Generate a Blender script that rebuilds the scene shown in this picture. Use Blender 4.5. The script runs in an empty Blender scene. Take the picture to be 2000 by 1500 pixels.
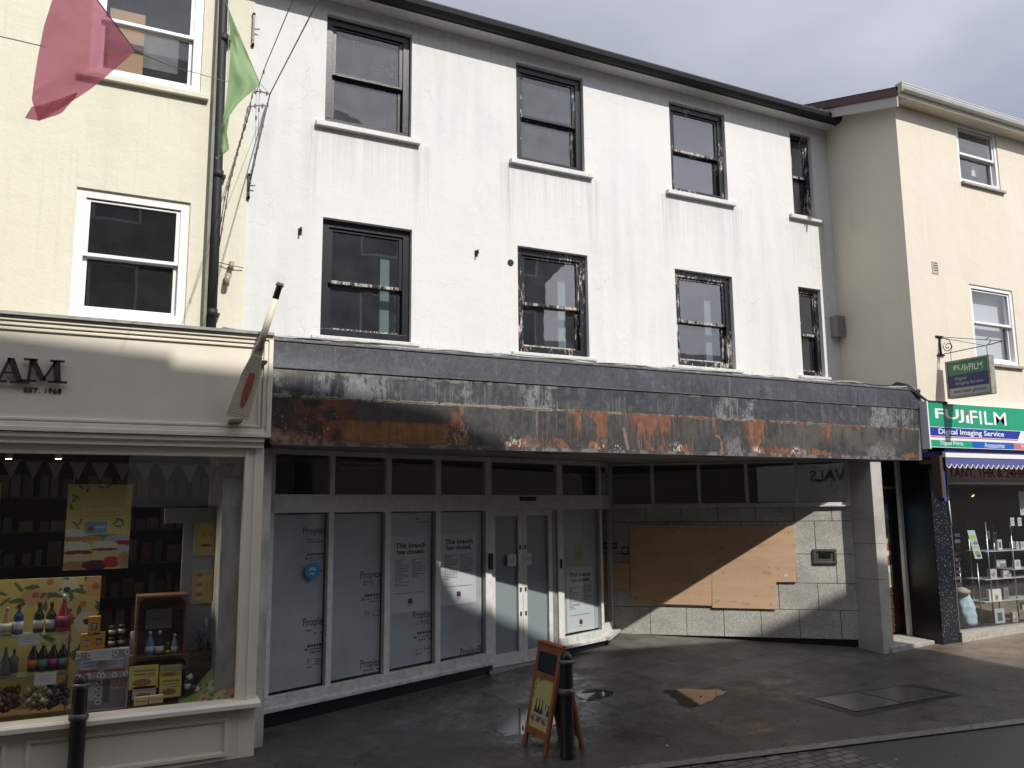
import bpy, math, random
import numpy as np
from mathutils import Vector, Matrix
random.seed(7)
sc = bpy.context.scene
col = sc.collection
# ---------------------------------------------------------------- camera
D = 11.0; ZC = 2.34; FPX = 1618.0
yaw, pit, rol = [math.radians(a) for a in (26.47, 8.38, -0.5)]
_f = Vector((math.sin(yaw)*math.cos(pit), math.cos(yaw)*math.cos(pit), math.sin(pit)))
_r = Vector((math.cos(yaw), -math.sin(yaw), 0)); _u = _r.cross(_f)
CR = _r*math.cos(rol)+_u*math.sin(rol); CU = -_r*math.sin(rol)+_u*math.cos(rol); CF = _f
CAM = Vector((0, 0, ZC))
cd = bpy.data.cameras.new('camera'); cam = bpy.data.objects.new('camera', cd); col.objects.link(cam)
cd.sensor_width = 36; cd.lens = FPX/2000*36; cd.clip_end = 600; cd.clip_start = 0.05
cam.matrix_world = Matrix(((CR.x, CU.x, -CF.x, 0), (CR.y, CU.y, -CF.y, 0), (CR.z, CU.z, -CF.z, ZC), (0, 0, 0, 1)))
sc.camera = cam
# ---------------------------------------------------------------- world
wd = bpy.data.worlds.new('World'); sc.world = wd; wd.use_nodes = True
N = wd.node_tree.nodes; L = wd.node_tree.links; N.clear()
SUN = Vector((0.23, -1.0, 0.97)).normalized()
def nd(t, nodes=None, **k):
    n = (nodes or N).new(t)
    for a, b in k.items(): setattr(n, a, b)
    return n
out = nd('ShaderNodeOutputWorld'); bg = nd('ShaderNodeBackground'); sky = nd('ShaderNodeTexSky')
sky.sky_type = 'NISHITA'; sky.sun_disc = False; sky.sun_elevation = math.asin(SUN.z); sky.sun_rotation = math.radians(167)
tc = nd('ShaderNodeTexCoord'); mp = nd('ShaderNodeMapping'); mp.inputs['Scale'].default_value = (1.5, 1.5, 3.2); mp.inputs['Location'].default_value = (3.1, 0.4, 1.7)
n1 = nd('ShaderNodeTexNoise'); n1.inputs['Scale'].default_value = 1.3; n1.inputs['Detail'].default_value = 6; n1.inputs['Roughness'].default_value = .48
L.new(tc.outputs['Generated'], mp.inputs['Vector']); L.new(mp.outputs[0], n1.inputs['Vector'])
cr = nd('ShaderNodeValToRGB'); cr.color_ramp.elements[0].position = .33; cr.color_ramp.elements[1].position = .68
cr.color_ramp.elements[0].color = (2.7, 3.0, 3.8, 1); cr.color_ramp.elements[1].color = (5.7, 5.85, 6.7, 1)
L.new(n1.outputs['Fac'], cr.inputs[0])
vd = nd('ShaderNodeVectorMath', operation='DOT_PRODUCT'); vd.inputs[1].default_value = tuple(SUN); L.new(tc.outputs['Generated'], vd.inputs[0])
vr = nd('ShaderNodeMapRange'); vr.inputs['From Min'].default_value = -.1; vr.inputs['From Max'].default_value = 1; vr.inputs['To Min'].default_value = 1.; vr.inputs['To Max'].default_value = 1.; vr.inputs['To Min'].default_value = 0.; L.new(vd.outputs['Value'], vr.inputs['Value'])
cm = nd('ShaderNodeMix', data_type='RGBA', blend_type='MULTIPLY'); cm.inputs['Factor'].default_value = 1; L.new(cr.outputs[0], cm.inputs['A']); vt = nd('ShaderNodeMix', data_type='RGBA'); vt.inputs['A'].default_value = (1, 1, 1, 1); vt.inputs['B'].default_value = (3.1, 2.95, 2.8, 1); L.new(vr.outputs[0], vt.inputs['Factor']); L.new(vt.outputs['Result'], cm.inputs['B'])
mx = nd('ShaderNodeMix', data_type='RGBA'); mx.inputs['Factor'].default_value = .86
L.new(sky.outputs[0], mx.inputs['A']); L.new(cm.outputs['Result'], mx.inputs['B'])
L.new(mx.outputs['Result'], bg.inputs['Color']); bg.inputs['Strength'].default_value = 0.1
L.new(bg.outputs[0], out.inputs['Surface'])
# ---------------------------------------------------------------- sun
sl = bpy.data.lights.new('sun', 'SUN'); sl.energy = 4.3; sl.angle = math.radians(.53); sl.color = (1, .95, .88)
so = bpy.data.objects.new('sun', sl); col.objects.link(so); so.rotation_mode = 'QUATERNION'
so.rotation_quaternion = (-SUN).to_track_quat('-Z', 'Y'); so.location = (5, -8, 20)
sc.view_settings.view_transform = 'Standard'; sc.view_settings.look = 'None'; sc.view_settings.exposure = 0.08; sc.view_settings.gamma = 1
sc.render.engine = 'CYCLES'
try:
    sc.cycles.use_denoising = True; sc.cycles.max_bounces = 7; sc.cycles.transparent_max_bounces = 12
    sc.cycles.sample_clamp_indirect = 4; sc.cycles.caustics_reflective = False; sc.cycles.caustics_refractive = False
except Exception: pass
# ---------------------------------------------------------------- measuring helpers (points on real planes)
def ray(px, py): return (CR*(px-1000)+CU*(750-py)+CF*FPX)
def onY(px, py, Y): d = ray(px, py); return CAM+d*(Y/d.y)
def onX(px, py, X): d = ray(px, py); return CAM+d*(X/d.x)
def onZ(px, py, Z): d = ray(px, py); return CAM+d*((Z-ZC)/d.z)
def ground(x, y):
    X, Y = x/D, y/D
    return ZC+D*(-.2127+.0238*(X-1.015)+.03*(Y-.857)+.055*max(0, Y-.875))
def onG(px, py):
    z = 0
    for _ in range(8): p = onZ(px, py, z); z = ground(p.x, p.y)
    return p
YW = 11.0; YF = .857*D           # upper wall plane, shop front plane
class Fr:                         # a wall's own frame: x along it, y into the building, z up
    def __init__(s, ox, oy, ex, ey):
        s.o = Vector((ox, oy, 0)); d = Vector((ex-ox, ey-oy, 0)); s.len = d.length; s.u = d.normalized(); s.n = Vector((-s.u.y, s.u.x, 0))
    def __call__(s, x, y, z): return s.o+s.u*x+s.n*y+Vector((0, 0, z))
    def hit(s, px, py, y=0):
        d = ray(px, py); t = (s.o+s.n*y-CAM).dot(s.n)/d.dot(s.n); p = CAM+d*t; q = p-s.o
        return q.dot(s.u), p.z
IDF = Fr(0, 0, 1, 0)
class Pl(Fr):                     # plane Y = const in the same form
    def __init__(s, Y): super().__init__(0, Y, 1, Y)
# ---------------------------------------------------------------- mesh builder
class MB:
    def __init__(s, T=None): s.v = []; s.f = []; s.m = []; s.T = T; s.mi = 0; s.sm = []; s.smooth = False
    def P(s, p):
        p = s.T(*p) if s.T else Vector(p); s.v.append(tuple(p)); return len(s.v)-1
    def face(s, idx):
        s.f.append(tuple(idx)); s.m.append(s.mi); s.sm.append(s.smooth)
    def poly(s, pts): s.face([s.P(p) for p in pts]); return s
    def box(s, x0, x1, y0, y1, z0, z1, skip=''):
        a = [s.P(p) for p in ((x0, y0, z0), (x1, y0, z0), (x1, y1, z0), (x0, y1, z0), (x0, y0, z1), (x1, y0, z1), (x1, y1, z1), (x0, y1, z1))]
        for k, q in (('b', (0, 3, 2, 1)), ('t', (4, 5, 6, 7)), ('f', (0, 1, 5, 4)), ('r', (1, 2, 6, 5)), ('k', (2, 3, 7, 6)), ('l', (3, 0, 4, 7))):
            if k not in skip: s.face([a[i] for i in q])
        return s
    def hexa(s, b, t):            # 4 bottom, 4 top points
        a = [s.P(p) for p in b]+[s.P(p) for p in t]
        for q in ((0, 3, 2, 1), (4, 5, 6, 7), (0, 1, 5, 4), (1, 2, 6, 5), (2, 3, 7, 6), (3, 0, 4, 7)): s.face([a[i] for i in q])
        return s
    def extr(s, pts, d):          # polygon extruded along vector d
        n = len(pts); a = [s.P(p) for p in pts]; b = [s.P(tuple(Vector(p)+Vector(d))) for p in pts]
        s.face(a[::-1]); s.face(b)
        for i in range(n): s.face((a[i], a[(i+1) % n], b[(i+1) % n], b[i]))
        return s
    def prof(s, prof, x0, x1):    # (y,z) profile swept along x
        return s.extr([(x0, y, z) for y, z in prof], (x1-x0, 0, 0))
    def tube(s, pts, r, n=8, caps=True):
        pts = [Vector(p) for p in pts]; rs = r if isinstance(r, (list, tuple)) else [r]*len(pts); rings = []; s0 = s.smooth; s.smooth = True
        for i, p in enumerate(pts):
            d = (pts[min(i+1, len(pts)-1)]-pts[max(i-1, 0)]).normalized()
            a = d.cross(Vector((0, 0, 1)));
            if a.length < .05: a = d.cross(Vector((1, 0, 0)))
            a.normalize(); b = d.cross(a).normalized()
            rings.append([s.P(tuple(p+(a*math.cos(2*math.pi*k/n)+b*math.sin(2*math.pi*k/n))*rs[i])) for k in range(n)])
        for A, B in zip(rings, rings[1:]):
            for k in range(n): s.face((A[k], A[(k+1) % n], B[(k+1) % n], B[k]))
        s.smooth = False
        if caps: s.face(rings[0][::-1]); s.face(rings[-1])
        s.smooth = s0; return s
    def lathe(s, prof, cx=0, cy=0, z0=0, n=16):
        s0 = s.smooth; s.smooth = True; rings = []
        for r, z in prof: rings.append([s.P((cx+max(r, 1e-4)*math.cos(2*math.pi*k/n), cy+max(r, 1e-4)*math.sin(2*math.pi*k/n), z0+z)) for k in range(n)])
        for A, B in zip(rings, rings[1:]):
            for k in range(n): s.face((A[k], A[(k+1) % n], B[(k+1) % n], B[k]))
        s.face(rings[0][::-1]); s.face(rings[-1]); s.smooth = s0; return s
    def rect(s, x0, x1, z0, z1, w, y0, y1):  # picture frame of bar width w
        s.box(x0, x1, y0, y1, z1-w, z1); s.box(x0, x1, y0, y1, z0, z0+w); s.box(x0, x0+w, y0, y1, z0+w, z1-w); s.box(x1-w, x1, y0, y1, z0+w, z1-w); return s
    def obj(s, name, mats, parent=None, bevel=0, local=False):
        me = bpy.data.meshes.new(name); me.from_pydata(s.v, [], s.f)
        if not isinstance(mats, (list, tuple)): mats = [mats]
        for m in mats: me.materials.append(m)
        me.polygons.foreach_set('material_index', s.m); me.polygons.foreach_set('use_smooth', s.sm); me.update()
        o = bpy.data.objects.new(name, me); col.objects.link(o); adopt(o, parent, local)
        if bevel:
            b = o.modifiers.new('bevel', 'BEVEL'); b.width = bevel; b.segments = 2; b.limit_method = 'ANGLE'; b.harden_normals = False
        return o
def adopt(o, parent, local=False):
    if parent is None: return
    o.parent = parent
    if parent.type == 'EMPTY' and not local: o.matrix_parent_inverse = Matrix.Translation(-Vector(parent.location))
def tag(o, label=None, cat=None, group=None, kind=None):
    for k, v in (('label', label), ('category', cat), ('group', group), ('kind', kind)):
        if v: o[k] = v
    return o
def thing(name, loc, label, cat, group=None, rz=0):
    o = bpy.data.objects.new(name, None); col.objects.link(o); o.location = loc; o.rotation_euler.z = rz; o.empty_display_size = .2
    return tag(o, label, cat, group)
def spot_light(p, target, w, c, parent):
    ld = bpy.data.lights.new('lamp_light', 'SPOT'); ld.energy = w; ld.color = c; ld.spot_size = math.radians(115); ld.spot_blend = .6; ld.shadow_soft_size = .03
    o = bpy.data.objects.new('lamp_light', ld); col.objects.link(o); o.rotation_mode = 'QUATERNION'; o.rotation_quaternion = (Vector(target)-Vector(p)).to_track_quat('-Z', 'Y'); o.location = p
    o.parent = parent; o.matrix_parent_inverse = Matrix.Translation(-Vector(parent.location)); return o
def copy_tree(o, parent=None):
    c = o.copy(); col.objects.link(c)
    if parent: c.parent = parent
    for ch in list(o.children): copy_tree(ch, c)
    return c
# ---------------------------------------------------------------- materials
def mat(name, color=(.5, .5, .5), rough=.7, metal=0, noise=0, nscale=6, bump=0, bscale=60, spec=.5, emit=None, sx=(1, 1, 1), attr=False, sheen=0):
    m = bpy.data.materials.new(name); m.use_nodes = True; n = m.node_tree.nodes; l = m.node_tree.links; b = n['Principled BSDF']
    b.inputs['Roughness'].default_value = rough; b.inputs['Metallic'].default_value = metal; b.inputs['Specular IOR Level'].default_value = spec
    b.inputs['Base Color'].default_value = (*color, 1)
    tcn = n.new('ShaderNodeTexCoord'); src = None
    if attr:
        a = n.new('ShaderNodeAttribute'); a.attribute_name = 'Col'; src = a.outputs['Color']; l.new(src, b.inputs['Base Color'])
    if noise:
        mpp = n.new('ShaderNodeMapping'); mpp.inputs['Scale'].default_value = sx; l.new(tcn.outputs['Object'], mpp.inputs['Vector'])
        t = n.new('ShaderNodeTexNoise'); t.inputs['Scale'].default_value = nscale; t.inputs['Detail'].default_value = 8; t.inputs['Roughness'].default_value = .6; l.new(mpp.outputs[0], t.inputs['Vector'])
        r = n.new('ShaderNodeMapRange'); r.inputs['From Min'].default_value = .3; r.inputs['From Max'].default_value = .7; r.inputs['To Min'].default_value = 1-noise; r.inputs['To Max'].default_value = 1+noise*.5
        l.new(t.outputs['Fac'], r.inputs['Value']); mu = n.new('ShaderNodeMix'); mu.data_type = 'RGBA'; mu.blend_type = 'MULTIPLY'; mu.inputs['Factor'].default_value = 1
        if src: l.new(src, mu.inputs['A'])
        else: mu.inputs['A'].default_value = (*color, 1)
        l.new(r.outputs[0], mu.inputs['B']); l.new(mu.outputs['Result'], b.inputs['Base Color'])
    if bump:
        t2 = n.new('ShaderNodeTexNoise'); t2.inputs['Scale'].default_value = bscale; t2.inputs['Detail'].default_value = 6; l.new(tcn.outputs['Object'], t2.inputs['Vector'])
        bp = n.new('ShaderNodeBump'); bp.inputs['Strength'].default_value = bump; bp.inputs['Distance'].default_value = .01; l.new(t2.outputs['Fac'], bp.inputs['Height']); l.new(bp.outputs[0], b.inputs['Normal'])
    if emit: b.inputs['Emission Color'].default_value = (*emit[0], 1); b.inputs['Emission Strength'].default_value = emit[1]
    return m
class G:                          # small node-graph helper for richer materials
    def __init__(s, name):
        s.m = bpy.data.materials.new(name); s.m.use_nodes = True; s.n = s.m.node_tree.nodes; s.l = s.m.node_tree.links; s.b = s.n['Principled BSDF']; s.tc = s.n.new('ShaderNodeTexCoord')
    def noise(s, scale, vec=(1, 1, 1), det=6, rough=.55, loc=(0, 0, 0)):
        mp = s.n.new('ShaderNodeMapping'); mp.inputs['Scale'].default_value = vec; mp.inputs['Location'].default_value = loc; s.l.new(s.tc.outputs['Object'], mp.inputs['Vector'])
        t = s.n.new('ShaderNodeTexNoise'); t.inputs['Scale'].default_value = scale; t.inputs['Detail'].default_value = det; t.inputs['Roughness'].default_value = rough
        s.l.new(mp.outputs[0], t.inputs['Vector']); return t.outputs['Fac']
    def ramp(s, v, a, b, lo=0., hi=1.):
        r = s.n.new('ShaderNodeMapRange'); r.inputs['From Min'].default_value = a; r.inputs['From Max'].default_value = b; r.inputs['To Min'].default_value = lo; r.inputs['To Max'].default_value = hi
        s.l.new(v, r.inputs['Value']); return r.outputs[0]
    def math(s, op, a, b):
        r = s.n.new('ShaderNodeMath'); r.operation = op
        for i, q in enumerate((a, b)):
            if isinstance(q, (int, float)): r.inputs[i].default_value = q
            else: s.l.new(q, r.inputs[i])
        return r.outputs[0]
    def mix(s, fac, a, b, mode='MIX'):
        r = s.n.new('ShaderNodeMix'); r.data_type = 'RGBA'; r.blend_type = mode
        for k, q in (('Factor', fac), ('A', a), ('B', b)):
            if isinstance(q, (int, float)): r.inputs[k].default_value = q
            elif isinstance(q, tuple): r.inputs[k].default_value = (*q, 1)
            else: s.l.new(q, r.inputs[k])
        return r.outputs['Result']
    def axis(s, k):
        r = s.n.new('ShaderNodeSeparateXYZ'); s.l.new(s.tc.outputs['Object'], r.inputs[0]); return r.outputs[k]
    def done(s, c, rough=.7, bump=None, bs=.3, bd=.01, spec=.5, metal=0):
        if isinstance(c, tuple): s.b.inputs['Base Color'].default_value = (*c, 1)
        else: s.l.new(c, s.b.inputs['Base Color'])
        if isinstance(rough, (int, float)): s.b.inputs['Roughness'].default_value = rough
        else: s.l.new(rough, s.b.inputs['Roughness'])
        s.b.inputs['Specular IOR Level'].default_value = spec; s.b.inputs['Metallic'].default_value = metal
        if bump is not None:
            bp = s.n.new('ShaderNodeBump'); bp.inputs['Strength'].default_value = bs; bp.inputs['Distance'].default_value = bd; s.l.new(bump, bp.inputs['Height']); s.l.new(bp.outputs[0], s.b.inputs['Normal'])
        return s.m
def glass(name, tint=(.9, .93, .93), refl=1.6, dirt_haze=.05, dots=0, wob=.02, dcol=(.5, .5, .5)):
    m = bpy.data.materials.new(name); m.use_nodes = True; n = m.node_tree.nodes; l = m.node_tree.links; n.clear()
    o = n.new('ShaderNodeOutputMaterial'); t = n.new('ShaderNodeBsdfTransparent'); t.inputs[0].default_value = (*tint, 1)
    g = n.new('ShaderNodeBsdfGlossy'); g.inputs['Roughness'].default_value = .015; fr = n.new('ShaderNodeFresnel'); fr.inputs['IOR'].default_value = 1.5; m.use_transparent_shadow = True
    ge = n.new('ShaderNodeNewGeometry'); ir = n.new('ShaderNodeMapRange'); ir.inputs['To Min'].default_value = 1.5; ir.inputs['To Max'].default_value = 1/1.5; l.new(ge.outputs['Backfacing'], ir.inputs['Value']); l.new(ir.outputs[0], fr.inputs['IOR'])
    mu = n.new('ShaderNodeMath'); mu.operation = 'MULTIPLY'; mu.use_clamp = True; mu.inputs[1].default_value = refl; l.new(fr.outputs[0], mu.inputs[0])
    mxs = n.new('ShaderNodeMixShader'); l.new(mu.outputs[0], mxs.inputs[0]); l.new(t.outputs[0], mxs.inputs[1]); l.new(g.outputs[0], mxs.inputs[2])
    tcn = n.new('ShaderNodeTexCoord'); w = n.new('ShaderNodeTexNoise'); w.inputs['Scale'].default_value = 2.2; l.new(tcn.outputs['Object'], w.inputs['Vector'])
    bp = n.new('ShaderNodeBump'); bp.inputs['Strength'].default_value = wob; bp.inputs['Distance'].default_value = .05; l.new(w.outputs['Fac'], bp.inputs['Height']); l.new(bp.outputs[0], g.inputs['Normal'])
    df = n.new('ShaderNodeBsdfDiffuse'); df.inputs[0].default_value = (*dcol, 1); w2 = n.new('ShaderNodeTexNoise'); w2.inputs['Scale'].default_value = 3.5; w2.inputs['Detail'].default_value = 7; l.new(tcn.outputs['Object'], w2.inputs['Vector'])
    r = n.new('ShaderNodeMapRange'); r.inputs['From Min'].default_value = .3; r.inputs['From Max'].default_value = .7; r.inputs['To Min'].default_value = dirt_haze*.65; r.inputs['To Max'].default_value = dirt_haze*1.35; l.new(w2.outputs['Fac'], r.inputs['Value']); fac = r.outputs[0]  # diffuse film: some dirt, plus blue-grey haze painted in for reflected sky
    if dots:
        vo = n.new('ShaderNodeTexVoronoi'); vo.inputs['Scale'].default_value = 32; vo.inputs['Randomness'].default_value = 1; l.new(tcn.outputs['Object'], vo.inputs['Vector'])
        r2 = n.new('ShaderNodeMapRange'); r2.inputs['From Min'].default_value = .24; r2.inputs['From Max'].default_value = .14; r2.inputs['To Max'].default_value = dots; l.new(vo.outputs['Distance'], r2.inputs['Value'])
        w3 = n.new('ShaderNodeTexNoise'); w3.inputs['Scale'].default_value = 2.0; l.new(tcn.outputs['Object'], w3.inputs['Vector']); r3 = n.new('ShaderNodeMapRange'); r3.inputs['From Min'].default_value = .42; r3.inputs['From Max'].default_value = .6; l.new(w3.outputs['Fac'], r3.inputs['Value'])
        m2 = n.new('ShaderNodeMath'); m2.operation = 'MULTIPLY'; l.new(r2.outputs[0], m2.inputs[0]); l.new(r3.outputs[0], m2.inputs[1])
        m3 = n.new('ShaderNodeMath'); m3.operation = 'ADD'; m3.use_clamp = True; l.new(fac, m3.inputs[0]); l.new(m2.outputs[0], m3.inputs[1]); fac = m3.outputs[0]
    mx2 = n.new('ShaderNodeMixShader'); l.new(fac, mx2.inputs[0]); l.new(mxs.outputs[0], mx2.inputs[1]); l.new(df.outputs[0], mx2.inputs[2]); l.new(mx2.outputs[0], o.inputs[0])
    return m
def wall_white():
    g = G('white_render'); c = (.665, .67, .662)
    s1 = g.noise(1.0, (4, 1, .3), 8, .6); s2 = g.noise(.38, (1, 1, .8), 3, .5, (2, 0, 5))
    f = g.math('MULTIPLY', g.ramp(s1, .38, .75), g.ramp(s2, .40, .58))
    c1 = g.mix(g.math('MULTIPLY', f, .5), c, (.47, .48, .48))
    h = g.noise(1.6, (1, 1, .7), 9, .75, (7, 0, 0)); c2 = g.mix(g.ramp(h, .5, .72, 0, .3), c1, (.54, .55, .54))
    hi = g.noise(1.1, (1, 1, 1), 9, .8, (1, 0, 9)); c2 = g.mix(g.ramp(hi, .60, .63, 0, .55), c2, (.72, .72, .70))
    sp = g.noise(6, (1, 1, 1), 12, .85, (4, 2, 1)); c3 = g.mix(g.ramp(sp, .69, .73, 0, .55), c2, (.3, .3, .28))
    st = g.noise(2.4, (7, 1, .25), 7, .65, (1, 5, 2)); zb = g.ramp(g.axis(2), 9.0, 9.5, 0, 1)
    c4 = g.mix(g.math('MULTIPLY', g.ramp(st, .45, .7), g.math('MULTIPLY', zb, .2)), c3, (.27, .28, .26))
    bz = g.ramp(g.axis(2), 5.0, 4.2, 0, 1); c5 = g.mix(g.math('MULTIPLY', g.ramp(st, .5, .72), g.math('MULTIPLY', bz, .45)), c4, (.33, .34, .32))
    ax_, az_ = g.axis(0), g.axis(2); dn = g.noise(3.2, (6, 1, .12), 6, .7, (3, 3, 8)); tot = None
    for xa, xb, zs in [(a*11-.16, b*11+.16, 7.63) for a, b in ((.2335, .350), (.509, .622), (.782, .895), (1.0395, 1.089))]:
        for e in (xa, xb):
            q = g.math('MULTIPLY', g.ramp(ax_, e-.16, e-.02), g.ramp(ax_, e+.18, e+.02)); q = g.math('MULTIPLY', q, g.math('MULTIPLY', g.ramp(az_, zs-1.5, zs-.1), g.ramp(az_, zs+.02, zs-.02))); tot = q if tot is None else g.math('ADD', tot, q)
        q = g.math('MULTIPLY', g.ramp(ax_, xa, xa+.2), g.ramp(ax_, xb, xb-.2)); q = g.math('MULTIPLY', q, g.math('MULTIPLY', g.ramp(az_, zs-1.1, zs-.05), g.math('MULTIPLY', g.ramp(az_, zs+.02, zs-.02), .5))); tot = g.math('ADD', tot, q)
    c5 = g.mix(g.math('MULTIPLY', g.math('MULTIPLY', tot, g.ramp(dn, .42, .62)), .6), c5, (.30, .31, .30))
    cv = g.n.new('ShaderNodeTexVoronoi'); cv.feature = 'DISTANCE_TO_EDGE'; cv.inputs['Scale'].default_value = .9; wv = g.n.new('ShaderNodeVectorMath'); wv.operation = 'ADD'; ns = g.n.new('ShaderNodeTexNoise'); ns.inputs['Scale'].default_value = 3; ns.inputs['Detail'].default_value = 6; g.l.new(g.tc.outputs['Object'], ns.inputs['Vector'])
    g.l.new(g.tc.outputs['Object'], wv.inputs[0]); g.l.new(ns.outputs['Color'], wv.inputs[1]); g.l.new(wv.outputs[0], cv.inputs['Vector'])
    ck = g.math('MULTIPLY', g.ramp(cv.outputs['Distance'], .006, .002), g.ramp(g.noise(.7, loc=(9, 0, 4)), .52, .6)); c6 = g.mix(g.math('MULTIPLY', ck, .5), c5, (.3, .3, .29))
    b = g.math('ADD', g.math('ADD', g.noise(1.2, det=4), g.math('MULTIPLY', g.noise(26, det=5), .14)), g.math('MULTIPLY', g.ramp(hi, .60, .62), .10))
    return g.done(c6, .85, b, .38, .05)
def wall_cream(name, c, d):
    g = G(name); a = g.noise(.7, (2.2, 1, .5), 7, .65); c1 = g.mix(g.ramp(a, .42, .72, 0, .7), c, d)
    a2 = g.noise(2.6, (6, 1, .3), 7, .65, (2, 3, 1)); c1 = g.mix(g.ramp(a2, .55, .78, 0, .35), c1, tuple(v*.78 for v in d))
    sp = g.noise(5.5, det=12, rough=.85, loc=(3, 1, 7)); c2 = g.mix(g.ramp(sp, .695, .73, 0, .6), c1, (.3, .27, .2))
    return g.done(c2, .85, g.math('ADD', g.noise(1.0, det=4), g.math('MULTIPLY', g.noise(38, det=5), .13)), .6, .045)
def peeling(name, lo):
    g = G(name); z = g.noise(17, (1.5, 1, .4), 9, .8); z2 = g.noise(2.3, (1, 1, .6), 3, .5, (5, 1, 2)); v = g.math('ADD', z, g.math('MULTIPLY', g.math('SUBTRACT', z2, .5), .45))
    f = g.ramp(v, lo, lo+.012); w = g.noise(30, (1, 1, .3), 5)
    c = g.mix(f, (.012, .013, .017), g.mix(g.ramp(w, .42, .6), (.52, .51, .47), (.26, .21, .16)))
    return g.done(c, g.ramp(f, 0, 1, .32, .8), g.math('MULTIPLY', f, -1), .5, .004)
def cracked(name):
    g = G(name); v = g.n.new('ShaderNodeTexVoronoi'); v.feature = 'DISTANCE_TO_EDGE'; v.inputs['Scale'].default_value = 15; g.l.new(g.tc.outputs['Object'], v.inputs['Vector'])
    e = g.ramp(v.outputs['Distance'], .05, .09); c = g.mix(e, (.42, .38, .32), (.02, .02, .024)); return g.done(c, .5, e, .5, .004)
M = dict(
 white=wall_white(), cream=wall_cream('pale_yellow_render', (.68, .66, .535), (.62, .60, .48)), peach=wall_cream('peach_cream_render', (.65, .60, .505), (.61, .56, .46)),
 shopcream=mat('cream_gloss_paint', (.78, .74, .62), .38, noise=.06, nscale=3), sill=mat('white_sill_paint', (.62, .62, .6), .6, noise=.15, nscale=14),
 black=mat('black_gutter_paint', (.010, .011, .013), .6, noise=.5, nscale=12, bump=.3, bscale=40), frame=mat('dark_blue_black_gloss', (.014, .016, .022), .3, noise=.35, nscale=20, bump=.25, bscale=80),
 peel=peeling('peeling_black_paint', .565), peel2=peeling('badly_peeling_paint', .485), bare=peeling('bare_grey_wood_rail', .40), crack=cracked('cracked_black_paint'), upvc=mat('white_window_paint', (.78, .78, .78), .35, noise=.04, nscale=8),
 glass=glass('window_glass', dirt_haze=.03, refl=2.6, wob=.008, dcol=(.46, .5, .54)), glassd=glass('rain_spotted_glass', dots=.4, dirt_haze=.09, refl=3., dcol=(.46, .52, .58)), glassr=glass('old_window_glass', refl=4.5, dirt_haze=.05, wob=.02, dcol=(.42, .5, .60)),
 shopglass=glass('shop_window_glass', refl=1.7, dirt_haze=.008, wob=.01), dark=mat('dark_interior', (.022, .022, .024), .9),
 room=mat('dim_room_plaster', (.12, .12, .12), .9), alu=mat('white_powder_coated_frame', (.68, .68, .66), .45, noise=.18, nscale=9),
 soffit=mat('grey_soffit_board', (.34, .34, .32), .7, noise=.25, nscale=3), ply=None, iron=mat('black_cast_iron', (.012, .012, .013), .32, noise=.4, nscale=25, bump=.35, bscale=60),
 wood=mat('varnished_orange_wood', (.30, .105, .035), .4, noise=.4, nscale=9, sx=(1, 1, .15), bump=.1), slate=mat('roof_slate', (.06, .062, .07), .7, noise=.4, nscale=5, bump=.4, bscale=20),
 text=mat('black_print', (.02, .02, .022), .5), grey=mat('grey_metal', (.3, .3, .29), .5, metal=.3, noise=.2), steel=mat('brushed_steel', (.45, .45, .46), .32, metal=.9, noise=.2, nscale=30),
 paper=mat('white_poster_paper', (.62, .64, .66), .5), cable=mat('black_cable_rubber', (.015, .015, .016), .5), moss=mat('green_moss', (.05, .075, .02), .95, noise=.6, nscale=60, bump=1, bscale=90),
 stone=mat('pale_step_stone', (.36, .34, .30), .8, noise=.3, nscale=12, bump=.3), cork=mat('cork_bark_chips', (.24, .13, .06), .95, noise=.6, nscale=70, bump=1, bscale=120),
 paint=mat('printed_surface', attr=True, rough=.5), crate=mat('old_brown_crate_wood', (.17, .085, .04), .75, noise=.5, nscale=8, sx=(.3, 1, 3), bump=.3),
 wire=mat('grey_wire', (.08, .08, .08), .6), red=mat('oar_red_paint', (.45, .12, .10), .5, noise=.2, nscale=30), oarwhite=mat('weathered_cream_oar_paint', (.66, .62, .48), .55, noise=.15, nscale=12),
 thread=mat('thin_grey_cord', (.25, .25, .24), .8),
)
def ply():
    g = G('bare_plywood'); a = g.noise(1.6, (1, 1, 6), 8, .65); b = g.noise(14, (1, 1, 2), 6); kn = g.noise(3.3, (1, 1, 3), 3, .4, (4, 4, 4))
    c = g.mix(g.ramp(a, .35, .7), (.64, .43, .275), (.55, .36, .22)); c = g.mix(g.ramp(b, .62, .72, 0, .4), c, (.3, .18, .1)); c = g.mix(g.ramp(kn, .64, .7, 0, .35), c, (.27, .15, .08)); dt = g.noise(1.1, det=8, rough=.7, loc=(8, 1, 1)); c = g.mix(g.ramp(dt, .5, .7, 0, .3), c, (.33, .24, .17))
    return g.done(c, .75, b, .08, .004)
def granite(name, base, speck, black=False):
    g = G(name); v = g.n.new('ShaderNodeTexVoronoi'); v.inputs['Scale'].default_value = 48 if not black else 26; g.l.new(g.tc.outputs['Object'], v.inputs['Vector'])
    a = g.noise(42, det=6, rough=.85); d = g.noise(1.3, (1, 1, 1.6), 6, .7)
    if black:
        c = g.mix(g.ramp(v.outputs['Distance'], .2, .08), base, speck); c = g.mix(g.ramp(a, .5, .75, 0, .6), c, (.05, .055, .065)); return g.done(c, .16)
    c = g.mix(g.ramp(a, .35, .68), base, speck); c = g.mix(g.ramp(v.outputs['Distance'], .25, .1, 0, .5), c, (.12, .12, .115)); c = g.mix(g.ramp(d, .42, .68, 0, .55), c, (.21, .205, .185))
    return g.done(c, .65, a, .1, .003)
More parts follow.
